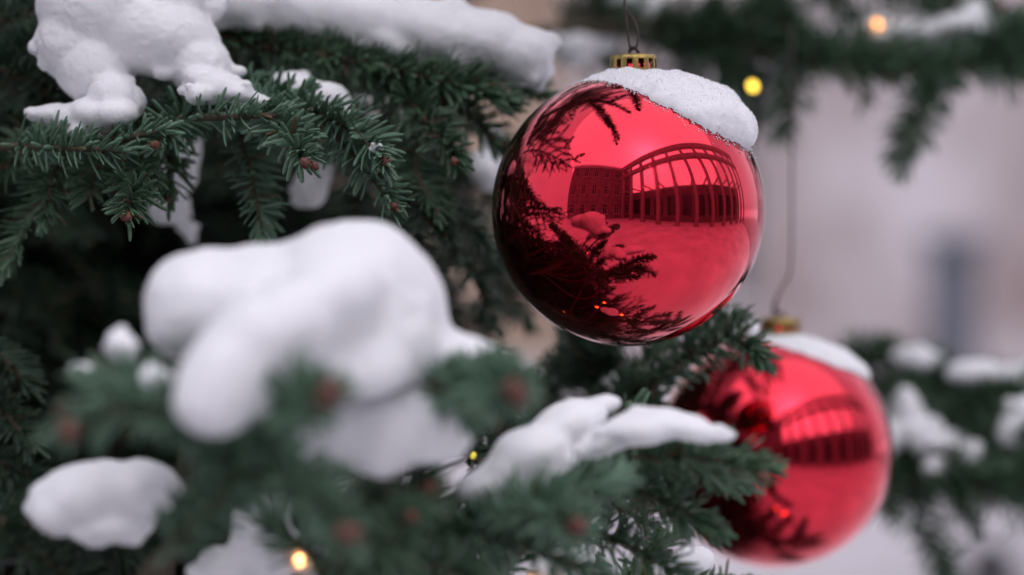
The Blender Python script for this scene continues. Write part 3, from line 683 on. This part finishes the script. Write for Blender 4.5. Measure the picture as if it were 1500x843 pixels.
# --- generic boughs that make up the rest of the tree
def bough_meshes(seed):
    r = np.random.default_rng(seed)
    stems, paths = [], []
    n = 22; x = np.linspace(0, 1, n)
    main = np.stack([x, 0.03 * np.sin(x * 5 + seed), -0.10 * x ** 2 + 0.03 * np.sin(x * 3)], 1)
    main_c = catmull(main, 0.01)
    paths.append((main_c, np.linspace(.009, .002, len(main_c)))); stems.append((main_c, dict(style='brush')))
    for k in range(26):
        u = 0.16 + 0.80 * k / 26; side = 1 if k % 2 else -1
        p = np.array([np.interp(u, x, main[:, j]) for j in range(3)])
        ln = (0.34 * (1 - u) + 0.07) * r.uniform(.8, 1.2); a = R(r.uniform(38, 58))
        d = np.array([math.cos(a), side * math.sin(a), r.uniform(-.25, .15)])
        pts = [p, p + d * ln * .5 + [0, 0, .01], p + d * ln + [ln * .12, 0, -ln * .15]]
        c = catmull(pts, 0.01); stems.append((c, dict(style='brush'))); paths.append((c, np.linspace(.003, .0014, len(c))))
        for j in range(int(ln / 0.05)):
            f = 0.25 + 0.7 * (j + r.random() * .5) / max(1, int(ln / 0.05)); s2 = 1 if j % 2 else -1
            q = c[min(len(c) - 1, int(f * len(c)))]; a2 = math.atan2(d[1], d[0]) + s2 * R(48); l2 = (ln * (1 - f) * .7 + .045) * r.uniform(.8, 1.2)
            e = q + np.array([math.cos(a2), math.sin(a2), r.uniform(-.4, .25)]) * l2
            c2 = catmull([q, (q + e) / 2 + [0, 0, .006], e], 0.012); stems.append((c2, dict(style='brush'))); paths.append((c2, np.linspace(.002, .0012, len(c2))))
    v, q, t = needle_cloud(stems, LOW, .019, .0012, 1050, r)
    return tube_mesh('bough', paths, 5), mesh_np('needles', v, q, t)
BOUGHS = [bough_meshes(s) for s in (11, 12, 13)]
for w, nd in BOUGHS: w.materials.append(M_twig); nd.materials.append(M_needle_old)
bauble_c = P(920, 308, 1.33)
BPTS = []
for w, _ in BOUGHS:
    a = np.empty(len(w.vertices) * 3); w.vertices.foreach_get('co', a); BPTS.append(a.reshape(-1, 3)[::23])
def bough_ok(Mx, ln, k):
    m = np.array(Mx); p = BPTS[k] @ m[:3, :3].T + m[:3, 3]
    e = np.array(EYE); x, y, z = p.T
    if (np.linalg.norm(p - e, axis=1) < .5).any() or (np.linalg.norm(p - np.array(bauble_c), axis=1) < .18).any(): return False
    if ((y < 1.75) & (z > 1.15) & (z < 1.76) & (x > .04)).any(): return False
    if ((y < 1.4) & (x > .24)).any() or ((x > -.22) & (y < .6)).any(): return False
    r_ = p - e; d = r_ @ np.array(FWD); ok = d > .05
    u = 750 + x / (np.maximum(d, .05) * PX); v = 421.5 - (r_ @ np.array(UP)) / (np.maximum(d, .05) * PX)
    mg = .03 / (np.maximum(d, .05) * PX)
    inf = ok & (u > -mg) & (u < 1500 + mg) & (v > -mg) & (v < 843 + mg)
    bad = inf & ((d < 1.56) | ((u > 620) & (d < 1.68)) | (u > 735))
    return not bad.any()
r2 = random.Random(5)
def put_bough(name, z, target, ln, k, roll=25):
    a = trunk_x(z); d = target - a
    Mx = Matrix.Translation(a) @ Matrix.Rotation(math.atan2(d.y, d.x), 4, 'Z') @ Matrix.Rotation(-math.atan2(d.z + .1 * ln, math.hypot(d.x, d.y)), 4, 'Y') @ Matrix.Rotation(R(r2.uniform(-roll, roll)), 4, 'X') @ Matrix.Scale(ln, 4)
    if not bough_ok(Mx, ln, k % 3): return False
    w, nd = BOUGHS[k % 3]
    o = link(name, w, None, tree); o.matrix_parent_inverse = Matrix.Translation(-TRUNK); o.matrix_basis = Mx
    link('needles', nd, None, o)
    return True
def fill(name, want, gen, tries=3000):
    c = 0
    for k in range(tries):
        if c >= want: break
        z, tgt = gen(); ln = (tgt - trunk_x(z)).length
        if ln < .35 or ln > 2.2: continue
        c += put_bough(name, z, tgt, ln, k)
    print('FILL', name, c)
U = r2.uniform
def g_inner():
    p = P(U(-120, 700), U(-80, 900), U(1.62, 2.6)); return max(.3, p.z + U(-.35, .25)), p
def g_left():
    p = Vector((U(-1.0, -.46), U(.15, 1.3), U(.6, 1.7))); return max(.3, p.z + U(-.3, .3)), p
def g_below():
    p = Vector((U(-.5, .16), U(.75, 1.5), U(.75, 1.36))); return max(.3, p.z + U(-.3, .25)), p
def g_above():
    p = Vector((U(-.6, .1), U(.85, 1.7), U(1.9, 2.7))); return p.z + U(-.3, .3), p
def g_any():
    z = U(.4, 5.4); az = U(0, 2 * math.pi) if z < 1.5 else R(U(-20, 230)); l = 1.75 * (1 - z / (TREE_H + .2)) ** .8 * U(.72, 1.05)
    return z, trunk_x(z) + Vector((math.cos(az) * l, math.sin(az) * l, U(-.3, .2) * l))
fill('inner_branch', 98, g_inner)
fill('bough', 14, g_left); fill('bough', 20, g_below); fill('bough', 3, g_above); fill('bough', 30, g_any)

# ------------------------------------------------------------------ baubles
RB = 0.075
def lathe(name, prof, seg=64, smooth=True):
    v = []
    for r_, z in prof:
        for k in range(seg):
            a = 2 * math.pi * k / seg; v.append((r_ * math.cos(a), r_ * math.sin(a), z))
    q = [(i * seg + k, i * seg + (k + 1) % seg, (i + 1) * seg + (k + 1) % seg, (i + 1) * seg + k) for i in range(len(prof) - 1) for k in range(seg)]
    return mesh_np(name, v, q, None, smooth)

def cap_mesh():
    bm = bmesh.new(); n = 12; r0, r1 = .0127, .0120; z0, z1 = -.004, .0075
    def pt(r_, a, z): return bm.verts.new((r_ * math.cos(a), r_ * math.sin(a), z))
    seg = n * 6
    rows = [(r0, z0), (r0, .0), (r1 + .0004, .0052), (r1 + .0003, .0066), (r1 - .0006, z1), (.006, z1 + .0006), (.0008, z1 + .0009)]
    grid = []
    for i, (r_, z) in enumerate(rows):
        row = []
        for k in range(seg):
            a = 2 * math.pi * k / seg; fl = .0004 * math.cos(n * a) if i < 4 else 0
            row.append(pt(r_ + fl, a, z))
        grid.append(row)
    for i in range(len(rows) - 1):
        for k in range(seg):
            if i == 1 and k % 6 in (2, 3, 4): continue        # the slots of the crown
            k2 = (k + 1) % seg
            bm.faces.new((grid[i][k], grid[i][k2], grid[i + 1][k2], grid[i + 1][k]))
    me = bm_mesh('cap', bm, True)
    return me
ico = bmesh.new(); bmesh.ops.create_uvsphere(ico, u_segments=160, v_segments=96, radius=RB)
# a short neck under the cap
BALL = bm_mesh('ball', ico, True)
CAP = cap_mesh()

def bauble(px, py, d, label, wire_pts, tilt, wire_r):
    c = P(px, py, d)
    t = empty('bauble', c); tag(t, label, 'bauble', 'red mirrored baubles hanging in the fir')
    link('ball', BALL, M_red, t)
    cp = link('cap', CAP, M_gold, t, (0.0028, 0, RB + .0025)); cp.rotation_euler = (0, R(tilt), 0)
    neck = link('neck', lathe('neck', [(.0105, -.006), (.0105, .0055), (.0085, .0062), (.0, .0062)], 32), M_red, t, (0.0026, 0, RB + .0015)); neck.rotation_euler = (0, R(tilt), 0)
    loop = []
    for k in range(15):
        a = math.pi * k / 14; loop.append((0.0032 + .0028 * math.cos(a), 0, RB + .0098 + .0036 * math.sin(a)))
    link('loop', tube_mesh('loop', [(catmull(loop, .001), np.full(len(catmull(loop, .001)), .0007))], 8), M_wire, t)
    paths = []
    for w in wire_pts:
        p = catmull([P(*q) - c for q in w], .003); paths.append((p, np.full(len(p), wire_r)))
    link('wire', tube_mesh('wire', paths, 8), M_wire, t)
    return t, c
b1, c1 = bauble(920, 308, 1.33, 'red mirrored bauble in sharp focus at the centre of the picture',
    [[(924, 74, 1.33), (920, 55, 1.33), (918, 30, 1.33), (915, 12, 1.331), (917, -10, 1.335), (925, -40, 1.375), (932, -60, 1.415), (931, -68, 1.422)],
     [(931, 74, 1.328), (935, 52, 1.328), (930, 32, 1.329), (922, 20, 1.330), (915, 12, 1.331)],
     [(921, 75, 1.327), (926, 69, 1.326), (932, 71, 1.327), (933, 77, 1.328)]], -1, .00062)
b2, c2 = bauble(1136, 661, 1.547, 'red mirrored bauble hanging lower right, out of focus behind a sprig',
    [[(1139, 468, 1.547), (1136, 445, 1.547), (1146, 420, 1.55), (1158, 395, 1.553), (1160, 300, 1.57), (1160, 180, 1.60), (1160, 60, 1.68), (1162, 40, 1.75), (1175, 90, 1.81)],
     [(1133, 468, 1.545), (1134, 445, 1.545), (1146, 420, 1.55)]], 2, .00075)

def snow_cap(name, label, c, pts, tmax, seed, thin=1.0, grains=700):
    """a crust of snow lying on the upper side of a ball; pts = control points of its rim on the unit sphere (front) plus the back"""
    ax = Vector((0.30, 0.02, 0.95)).normalized()
    ex = (Vector((1, 0, 0)) - ax * ax.x).normalized(); ey = ax.cross(ex)
    ctrl = []
    for p in pts:
        v = Vector(p).normalized(); ctrl.append((math.atan2(v.dot(ey), v.dot(ex)) % (2 * math.pi), v.angle(ax)))
    ctrl.sort(); A = np.array([a for a, _ in ctrl]); G = np.array([g for _, g in ctrl])
    na, nr = 220, 70; v = []
    Aex = np.concatenate([A - 2 * math.pi, A, A + 2 * math.pi]); Gex = np.concatenate([G, G, G])
    top, bot = [], []
    def rim(a):
        g = np.interp(a, Aex, Gex)
        return g * (1 + .05 * noise.noise((math.cos(a) * 4, math.sin(a) * 4, seed)) + .035 * noise.noise((math.cos(a) * 22, math.sin(a) * 22, seed)) + .022 * noise.noise((math.cos(a) * 60, math.sin(a) * 60, seed)))
    rims = [rim(2 * math.pi * k / na) for k in range(na)]
    for k in range(na):
        a = 2 * math.pi * k / na
        for i in range(nr):
            s = (i / (nr - 1)) ** 0.8
            rho = s * rims[k]
            d = ax * math.cos(rho) + (ex * math.cos(a) + ey * math.sin(a)) * math.sin(rho)
            side = 0.5 + 0.5 * math.cos(a)                       # thickest to the right
            T = tmax * (0.26 + 1.0 * side * s ** 0.7 + .30 * noise.noise((d.x * 4, d.y * 4, d.z * 4 + seed)) + .16 * noise.noise((d.x * 9, d.y * 9, d.z * 9 + seed)))
            if d.x < -0.12: T *= max(0.25, 1 + (d.x + .12) * 2.6)
            e = (1 - s ** (3.5 + 5 * side)) ** (.85 - .3 * side) if s < 1 else 0
            n_ = .0008 * noise.noise((d.x * 11, d.y * 11, d.z * 11 + seed)) + .00055 * noise.noise((d.x * 28, d.y * 28, d.z * 28 + seed)) + .00035 * noise.noise((d.x * 75, d.y * 75, d.z * 75 + seed))
            v.append(d * (RB + .0002 + (T * thin) * e + n_ * min(1, e * 2)))
    base = len(v)
    q = []
    for k in range(na):
        k2 = (k + 1) % na
        for i in range(nr - 1):
            q.append((k * nr + i, k * nr + i + 1, k2 * nr + i + 1, k2 * nr + i))
    me = mesh_np(name, [list(x) for x in v], q)
    me.materials.append(M_snow if grains == 0 else M_grain)
    # grains on the crust, part of the same mesh
    if grains:
        rr_ = random.Random(seed); VV = [np.array([p[:] for p in v]), ]; FF = [np.array(q)]; TT = []; nb = len(v)
        def grain(p, sz):
            nonlocal nb
            m_ = np.array(Matrix.Rotation(rr_.random() * 6, 3, (rr_.random() - .5, rr_.random() - .5, rr_.random() - .5)))
            VV.append((ICO1_V * np.array([1, rr_.uniform(.6, 1), rr_.uniform(.6, 1)]) * sz) @ m_.T + np.array(p[:])); TT.append(ICO1_F + nb); nb += len(ICO1_V)
        for g in range(grains):                                  # crystals on the crust
            k = rr_.randrange(na); i = min(nr - 1, int((1 - rr_.random() ** (2.0 if g % 3 == 0 else 0.8)) * nr))
            p = v[k * nr + i]; sz = rr_.uniform(.00022, .00055)
            grain(p + p.normalized() * sz * .15, sz)
        for g in range(int(grains * .13)):                        # loose crystals scattered below the rim
            k = rr_.randrange(na); a = 2 * math.pi * (k + rr_.random()) / na; rho = rims[k] * (1 + abs(rr_.gauss(0, .045)))
            sz = rr_.uniform(.00018, .0005); d = ax * math.cos(rho) + (ex * math.cos(a) + ey * math.sin(a)) * math.sin(rho)
            grain(d * (RB + sz * .6), sz)
        bpy.data.meshes.remove(me)
        me = mesh_np(name, np.concatenate(VV), FF[0], np.concatenate(TT)); me.materials.append(M_grain)
        me.polygons.foreach_set('use_smooth', np.arange(len(me.polygons)) < len(FF[0]))
    o = link(name, me, None, None, c)
    tag(o, label, 'snow', 'snow lying on the tree and its baubles')
    return o
rim1 = [(-.36, -.06, .93), (-.22, -.30, .93), (-.1, -.42, .90), (.14, -.60, .78), (.36, -.66, .645), (.56, -.60, .54), (.80, -.36, .45), (.87, -.06, .50), (.86, .2, .47),
        (.7, .5, .5), (.35, .62, .7), (0, .5, .86), (-.25, .3, .92), (-.38, .1, .92)]
snow_cap('snow_crust', 'granular crust of snow on the top right of the sharp front bauble', c1, rim1, .0108, 3.1, 1.0, 5200)
rim2 = [(-.2, -.15, .97), (-.1, -.3, .94), (.15, -.46, .87), (.4, -.5, .77), (.6, -.4, .69), (.77, -.15, .62), (.8, .1, .6), (.6, .5, .6), (.25, .55, .79), (-.05, .4, .91), (-.22, .1, .97)]
snow_cap('snow_crust', 'thin blurred crust of snow on the top of the lower right bauble', c2, rim2, .0048, 9.4, .8, 0)

# ------------------------------------------------------------------ snow lying on the branches
def snow(label, ells, vox=.0022, seed=0.0, amp=.0016, smooth=6, fine=.0006, crumb=4):
    """ells: (px, py, d, rx px, ry px, rz metres[, tilt deg])"""
    bm = bmesh.new(); mean = Vector((0, 0, 0))
    cs = []
    for e in ells:
        px, py, d, rx, ry, rz = e[:6]; tilt = e[6] if len(e) > 6 else 0
        c = P(px, py, d); cs.append(c); s = d * PX
        M_ = Matrix.Translation(c) @ Matrix.Rotation(R(tilt), 4, 'Y') @ Matrix.Diagonal((rx * s, rz, ry * s, 1))
        bmesh.ops.create_icosphere(bm, subdivisions=4, radius=1, matrix=M_)
    rc = random.Random(int(seed * 10) + 3)
    for e, c in zip(ells, list(cs)):
        px, py, d, rx, ry, rz = e[:6]; s = d * PX
        for k in range(crumb):
            a = rc.uniform(0, 2 * math.pi); f = rc.uniform(.18, .42); y = rc.uniform(-.7, .5)
            cc = c + Vector((math.cos(a) * rx * s * .93, y * rz, math.sin(a) * ry * s * .93))
            rad = max(vox * 2.2, f * (rx * ry) ** .5 * s)
            bmesh.ops.create_icosphere(bm, subdivisions=2, radius=1, matrix=Matrix.Translation(cc) @ Matrix.Diagonal((rad * rc.uniform(.8, 1.3), min(rad, rz), rad * rc.uniform(.6, 1), 1)))
    org = sum(cs, Vector((0, 0, 0))) / len(cs)
    for v in bm.verts: v.co -= org
    me = bpy.data.meshes.new('tmp'); bm.to_mesh(me); bm.free()
    o = bpy.data.objects.new('tmp', me); C.objects.link(o)
    m = o.modifiers.new('r', 'REMESH'); m.mode = 'VOXEL'; m.voxel_size = vox
    m2 = o.modifiers.new('s', 'SMOOTH'); m2.iterations = smooth; m2.factor = .6
    dg = bpy.context.evaluated_depsgraph_get()
    me2 = bpy.data.meshes.new_from_object(o.evaluated_get(dg), depsgraph=dg)
    bpy.data.objects.remove(o); bpy.data.meshes.remove(me)
    n = len(me2.vertices); co = np.empty(n * 3, np.float32); no = np.empty(n * 3, np.float32)
    me2.vertices.foreach_get('co', co); me2.vertex_normals.foreach_get('vector', no)
    co = co.reshape(-1, 3); no = no.reshape(-1, 3)
    sd_ = seed + len(label)
    def hh(p):
        a = noise.noise((p[0] * 42, p[1] * 42, p[2] * 42 + sd_)) + .5 * noise.noise((p[0] * 95, p[1] * 95, p[2] * 95 + sd_))
        m_ = noise.noise((p[0] * 60 + 7, p[1] * 60, p[2] * 60 + sd_)) + .25
        c = noise.noise((p[0] * 260, p[1] * 260, p[2] * 260 + sd_)) + .7 * noise.noise((p[0] * 520, p[1] * 520, p[2] * 520 + sd_))
        return amp * a + fine * c * min(1.0, max(.15, m_ * 1.6 + .4))
    h = np.array([hh(p) for p in co.astype(float)])
    co = co + no * h[:, None]
    me2.vertices.foreach_set('co', co.ravel()); me2.update()
    me2.polygons.foreach_set('use_smooth', np.ones(len(me2.polygons), bool))
    me2.name = 'snow_clump'; me2.materials.clear(); me2.materials.append(M_snow)
    ob = link('snow_clump', me2, None, None, org)
    tag(ob, label, 'snow', 'snow lying on the tree and its baubles')
    return ob

snow('big lump of snow in the upper left corner, crumbly ledge at its left',
     [(150, 10, 1.36, 98, 80, .035), (108, 62, 1.36, 56, 58, .03), (140, 100, 1.355, 58, 56, .028), (225, 50, 1.36, 98, 64, .035, 14), (290, 95, 1.355, 52, 44, .025, 35),
      (225, -10, 1.37, 90, 70, .035), (166, 140, 1.335, 34, 34, .018), (170, 166, 1.325, 34, 22, .015), (305, 120, 1.345, 46, 26, .022, 20), (340, 138, 1.338, 50, 17, .016, 8), (344, 106, 1.36, 18, 10, .009), (296, 140, 1.33, 26, 18, .014, -10), (322, 128, 1.34, 40, 22, .018, 10),
      (142, 168, 1.332, 40, 24, .017, 10), (190, 150, 1.34, 22, 26, .012), (80, 168, 1.345, 42, 18, .015), (120, 178, 1.335, 46, 22, .014, 14), (150, 178, 1.33, 30, 16, .012), (114, 194, 1.325, 13, 13, .008), (48, 166, 1.345, 15, 13, .01), (385, 148, 1.335, 24, 9, .008, 4)], .0013, 1, .0017, 9, .0008, 2)
snow('long thick bar of snow along the upper branch left of the front bauble',
     [(370, 5, 1.44, 72, 48, .03, 8), (460, 15, 1.44, 85, 48, .032, 6), (540, 30, 1.43, 75, 44, .03, 14), (570, 62, 1.415, 45, 22, .015, 30), (640, 50, 1.43, 80, 44, .03, 12),
      (720, 62, 1.425, 70, 45, .028, 10), (765, 80, 1.42, 46, 46, .024), (790, 105, 1.42, 20, 26, .014), (320, -10, 1.45, 26, 35, .02), (420, 5, 1.44, 90, 50, .03), (500, 20, 1.44, 80, 50, .03), (600, 40, 1.43, 80, 44, .03), (690, 55, 1.43, 80, 42, .03)], .002, 3, .0018, 16, .0007, 4)
snow('soft snow patch seen through the twigs right of the upper left lump', [(432, 132, 1.40, 34, 27, .016), (482, 146, 1.39, 32, 26, .016), (505, 165, 1.39, 18, 20, .012)], seed=4)
snow('rounded snow ball hidden behind the bluish fan of needles', [(455, 275, 1.50, 26, 31, .018), (470, 250, 1.5, 14, 14, .01)], seed=5)
snow('snow lump squeezed between twigs at the left rim of the front bauble', [(712, 250, 1.56, 26, 28, .02), (725, 215, 1.57, 18, 30, .014)], seed=6)
snow('grey streak of snow on the shaded twig behind the left sprigs', [(262, 245, 1.5, 26, 42, .012, -20), (240, 300, 1.5, 22, 30, .01, 20), (275, 225, 1.5, 20, 24, .01)], .002, 7)
snow('row of small snow crumbs low on the shaded twig behind the left sprigs', [(270, 305, 1.52, 9, 12, .006), (264, 325, 1.52, 8, 12, .006), (278, 340, 1.52, 10, 16, .006)], .0012, 7.5, .001, 3)
snow('thin shaded snow strip on the twigs under the long bar', [(560, 172, 1.52, 38, 6, .008), (590, 196, 1.52, 26, 6, .008, 10), (545, 150, 1.53, 26, 7, .008)], .0014, 8, .001, 3)
snow('tiny fleck of snow on the tip of the arched sprig', [(552, 216, 1.31, 9, 6, .003)], .0008, 9, .0008, 2)
snow('white snow slivers between the needles below the end of the long bar', [(712, 112, 1.45, 22, 8, .006, -35), (690, 100, 1.45, 14, 6, .006, -30)], .0012, 9.5, .001, 3)
# foreground
snow('huge smooth mound of snow in the blurred foreground',
     [(310, 445, 1.08, 100, 80, .05), (290, 470, 1.08, 78, 62, .045), (400, 445, 1.08, 150, 84, .055), (515, 428, 1.08, 124, 106, .06), (562, 462, 1.08, 92, 100, .055), (480, 500, 1.06, 170, 74, .05),
      (455, 455, 1.01, 120, 66, .04, -25), (395, 500, .99, 118, 76, .038, -35), (345, 550, .98, 92, 76, .034, -40), (312, 592, .975, 60, 48, .028), (480, 540, 1.03, 120, 50, .04), (590, 520, 1.08, 80, 56, .045), (690, 526, 1.08, 52, 30, .02, 8), (640, 520, 1.08, 56, 36, .03)], .0026, 11, .0024, 22, .0006, 0)
snow('broad ledge of snow under the huge foreground mound', [(500, 625, 1.06, 78, 50, .03), (560, 630, 1.06, 84, 58, .032), (630, 620, 1.06, 50, 46, .026), (560, 670, 1.055, 46, 32, .02), (650, 655, 1.06, 36, 28, .016), (620, 590, 1.06, 60, 30, .022), (450, 650, 1.06, 40, 26, .018)], .0024, 12, .002, 14)
snow('separate heap of snow at the lower left edge', [(140, 725, 1.12, 80, 52, .03), (205, 715, 1.12, 58, 44, .025), (90, 750, 1.115, 48, 34, .02), (170, 770, 1.11, 55, 24, .02), (70, 745, 1.115, 24, 24, .014)], .0024, 13, .002)
snow('snow at the bottom edge lit orange by a bulb', [(380, 770, 1.13, 42, 50, .02), (395, 815, 1.13, 60, 42, .025), (330, 830, 1.13, 45, 28, .02), (460, 830, 1.13, 24, 22, .014)], .0022, 14, .002)
snow('small ball of snow left of the huge foreground mound', [(178, 504, 1.04, 21, 18, .012), (186, 515, 1.04, 18, 14, .01), (172, 496, 1.04, 14, 14, .01)], .0014, 15, .001)
snow('little snow pellet under the left edge of the huge mound', [(226, 556, 1.02, 22, 20, .01)], .0014, 16, .001)
snow('faint snow patch on the far left foreground sprig', [(132, 548, 1.05, 28, 12, .01, -25)], .0014, 17, .001)
snow('slanting two lobed bank of snow below the front bauble', [(712, 712, 1.135, 46, 28, .02, -15), (775, 665, 1.14, 66, 40, .024, -24), (830, 622, 1.15, 56, 32, .02, -22), (806, 668, 1.14, 32, 36, .018), (745, 690, 1.138, 50, 36, .022, -25), (875, 596, 1.17, 40, 17, .014, -15)], .002, 18, .0016, 12, .0005, 1)
snow('flat pillow of snow on the sprig in front of the lower right bauble', [(945, 626, 1.135, 72, 27, .02, -5), (1000, 627, 1.132, 56, 21, .016, 12), (890, 646, 1.138, 44, 19, .015, -26), (855, 660, 1.14, 22, 11, .01, -20), (1045, 641, 1.13, 30, 9, .01, 12), (960, 612, 1.14, 40, 16, .014)], .0018, 19, .0018, 9, .0006, 2)
snow('small snow patch on twigs directly below the front bauble', [(925, 575, 1.5, 30, 16, .012, 10), (905, 560, 1.5, 18, 12, .01)], .0016, 20)
snow('dusting of snow on the sprig beside the right rim of the front bauble', [(1068, 462, 1.43, 22, 10, .008, 30), (1092, 482, 1.43, 18, 8, .008, 20)], .0014, 21, .001)
snow('bottom edge snow scrap right of the middle', [(1015, 822, 1.25, 32, 18, .014, -10), (975, 835, 1.25, 22, 14, .012)], .0016, 22)
snow('bottom edge snow scrap left of the lower right bauble', [(840, 815, 1.3, 36, 20, .014, 20), (800, 835, 1.3, 24, 16, .012)], .0016, 23)
# right, far
snow('ragged snow lump touching the right rim of the lower right bauble', [(1325, 600, 1.86, 22, 28, .02), (1335, 628, 1.85, 38, 20, .018), (1305, 640, 1.85, 20, 26, .016)], .0026, 24)
snow('oval snow cushion on the lower right branch', [(1385, 648, 1.83, 42, 16, .018), (1350, 655, 1.83, 18, 12, .012)], .0024, 25)
snow('drop shaped snow lump at the right end of the oval cushion', [(1422, 668, 1.80, 17, 24, .014, 15)], .0022, 26)
snow('smallest snow tuft under the oval cushion', [(1372, 686, 1.81, 24, 12, .012)], .002, 27)
snow('long snow strip on the upper twig near the right edge', [(1430, 546, 1.86, 46, 18, .02), (1490, 552, 1.86, 48, 16, .02, 8)], .0026, 28)
snow('pale snow pad above the ragged lump', [(1340, 526, 1.92, 32, 18, .018)], .0024, 29)
snow('slanting snow lump cut by the right edge', [(1478, 622, 1.80, 16, 34, .014, 25), (1498, 600, 1.8, 14, 18, .012)], .0022, 30)
snow('long snow strip on the upper right branch beside an amber bulb', [(1340, 48, 1.83, 62, 20, .02, -2), (1400, 38, 1.82, 46, 20, .02, -12), (1295, 40, 1.84, 32, 18, .016), (1425, 18, 1.82, 22, 18, .014)], .0026, 31)
snow('blurred snow left of the wire behind the front bauble', [(850, 68, 1.95, 42, 24, .02, -15), (885, 50, 1.95, 28, 22, .018)], .0026, 32)
snow('blurred snow cushion at the top edge right of the wire', [(940, 20, 1.96, 40, 28, .02), (915, 5, 1.96, 20, 22, .015)], .0026, 33)

# ------------------------------------------------------------------ strings of lights
BULB = lathe('bulb', [(.0, -.0045), (.0024, -.0042), (.0031, -.001), (.0031, .002), (.0026, .0042), (.0014, .0056), (.0, .006)], 24)
SOCK = lathe('socket', [(.0, -.019), (.0026, -.019), (.0034, -.017), (.0036, -.005), (.0044, -.0045), (.0044, -.0025), (.0, -.0025)], 24)
def light_string(label, cable_pts, bulbs):
    c0 = P(*bulbs[0][0]); t = empty('light_string', c0); tag(t, label, 'string lights')
    p = catmull([P(*q) - c0 for q in cable_pts], .006); link('cable', tube_mesh('cable', [(p, np.full(len(p), .0022))], 8), M_cable, t)
    for q, dv, m, *sc in bulbs:
        me = BULB.copy(); me.materials.clear(); me.materials.append(m)
        b_ = link('bulb', me, None, t, P(*q) - c0); b_.rotation_mode = 'QUATERNION'
        b_.rotation_quaternion = Vector(dv).to_track_quat('Z', 'Y')
        if sc: b_.scale = (sc[0],) * 3
        link('socket', SOCK, M_cable, b_)
light_string('black cable of lights with a yellow bulb on the branch behind the front bauble',
    [(860, 140, 1.98), (980, 100, 1.9), (1085, 190, 1.72), (1112, 150, 1.70), (1140, 95, 1.75), (1200, 60, 1.84), (1280, 52, 1.85), (1340, 70, 1.86), (1450, 40, 1.85), (1560, 20, 1.85)],
    [((1103, 127, 1.67), (-.3, -.8, .3), M_led, .85), ((1284, 36, 1.815), (-.2, -.8, .4), M_led_amber, .6)])
light_string('black cable of lights in the foreground twigs with a bulb glowing in the snow',
    [(-80, 830, 1.2), (60, 822, 1.18), (180, 806, 1.17), (250, 812, 1.17), (330, 850, 1.16), (430, 860, 1.15), (560, 900, 1.2), (660, 760, 1.42), (697, 690, 1.38), (730, 740, 1.42), (745, 880, 1.3), (775, 905, 1.27), (890, 890, 1.31), (1000, 960, 1.38), (1145, 1010, 1.41), (1190, 1025, 1.42), (1300, 1150, 1.5)],
    [((434, 826, 1.118), (.2, -.5, .6), M_led_warm), ((344, 832, 1.122), (-.2, -.5, .6), M_led_warm), ((693, 668, 1.36), (.2, -.6, .5), M_led_dim, .5),
     ((740, 868, 1.3), (.2, .1, .8), M_led_amber), ((770, 893, 1.275), (.2, .1, .8), M_led_amber), ((885, 878, 1.31), (.2, .1, .8), M_led_amber), ((1140, 996, 1.41), (.1, .2, .8), M_led_amber), ((1185, 1011, 1.42), (.1, .2, .8), M_led_amber)])
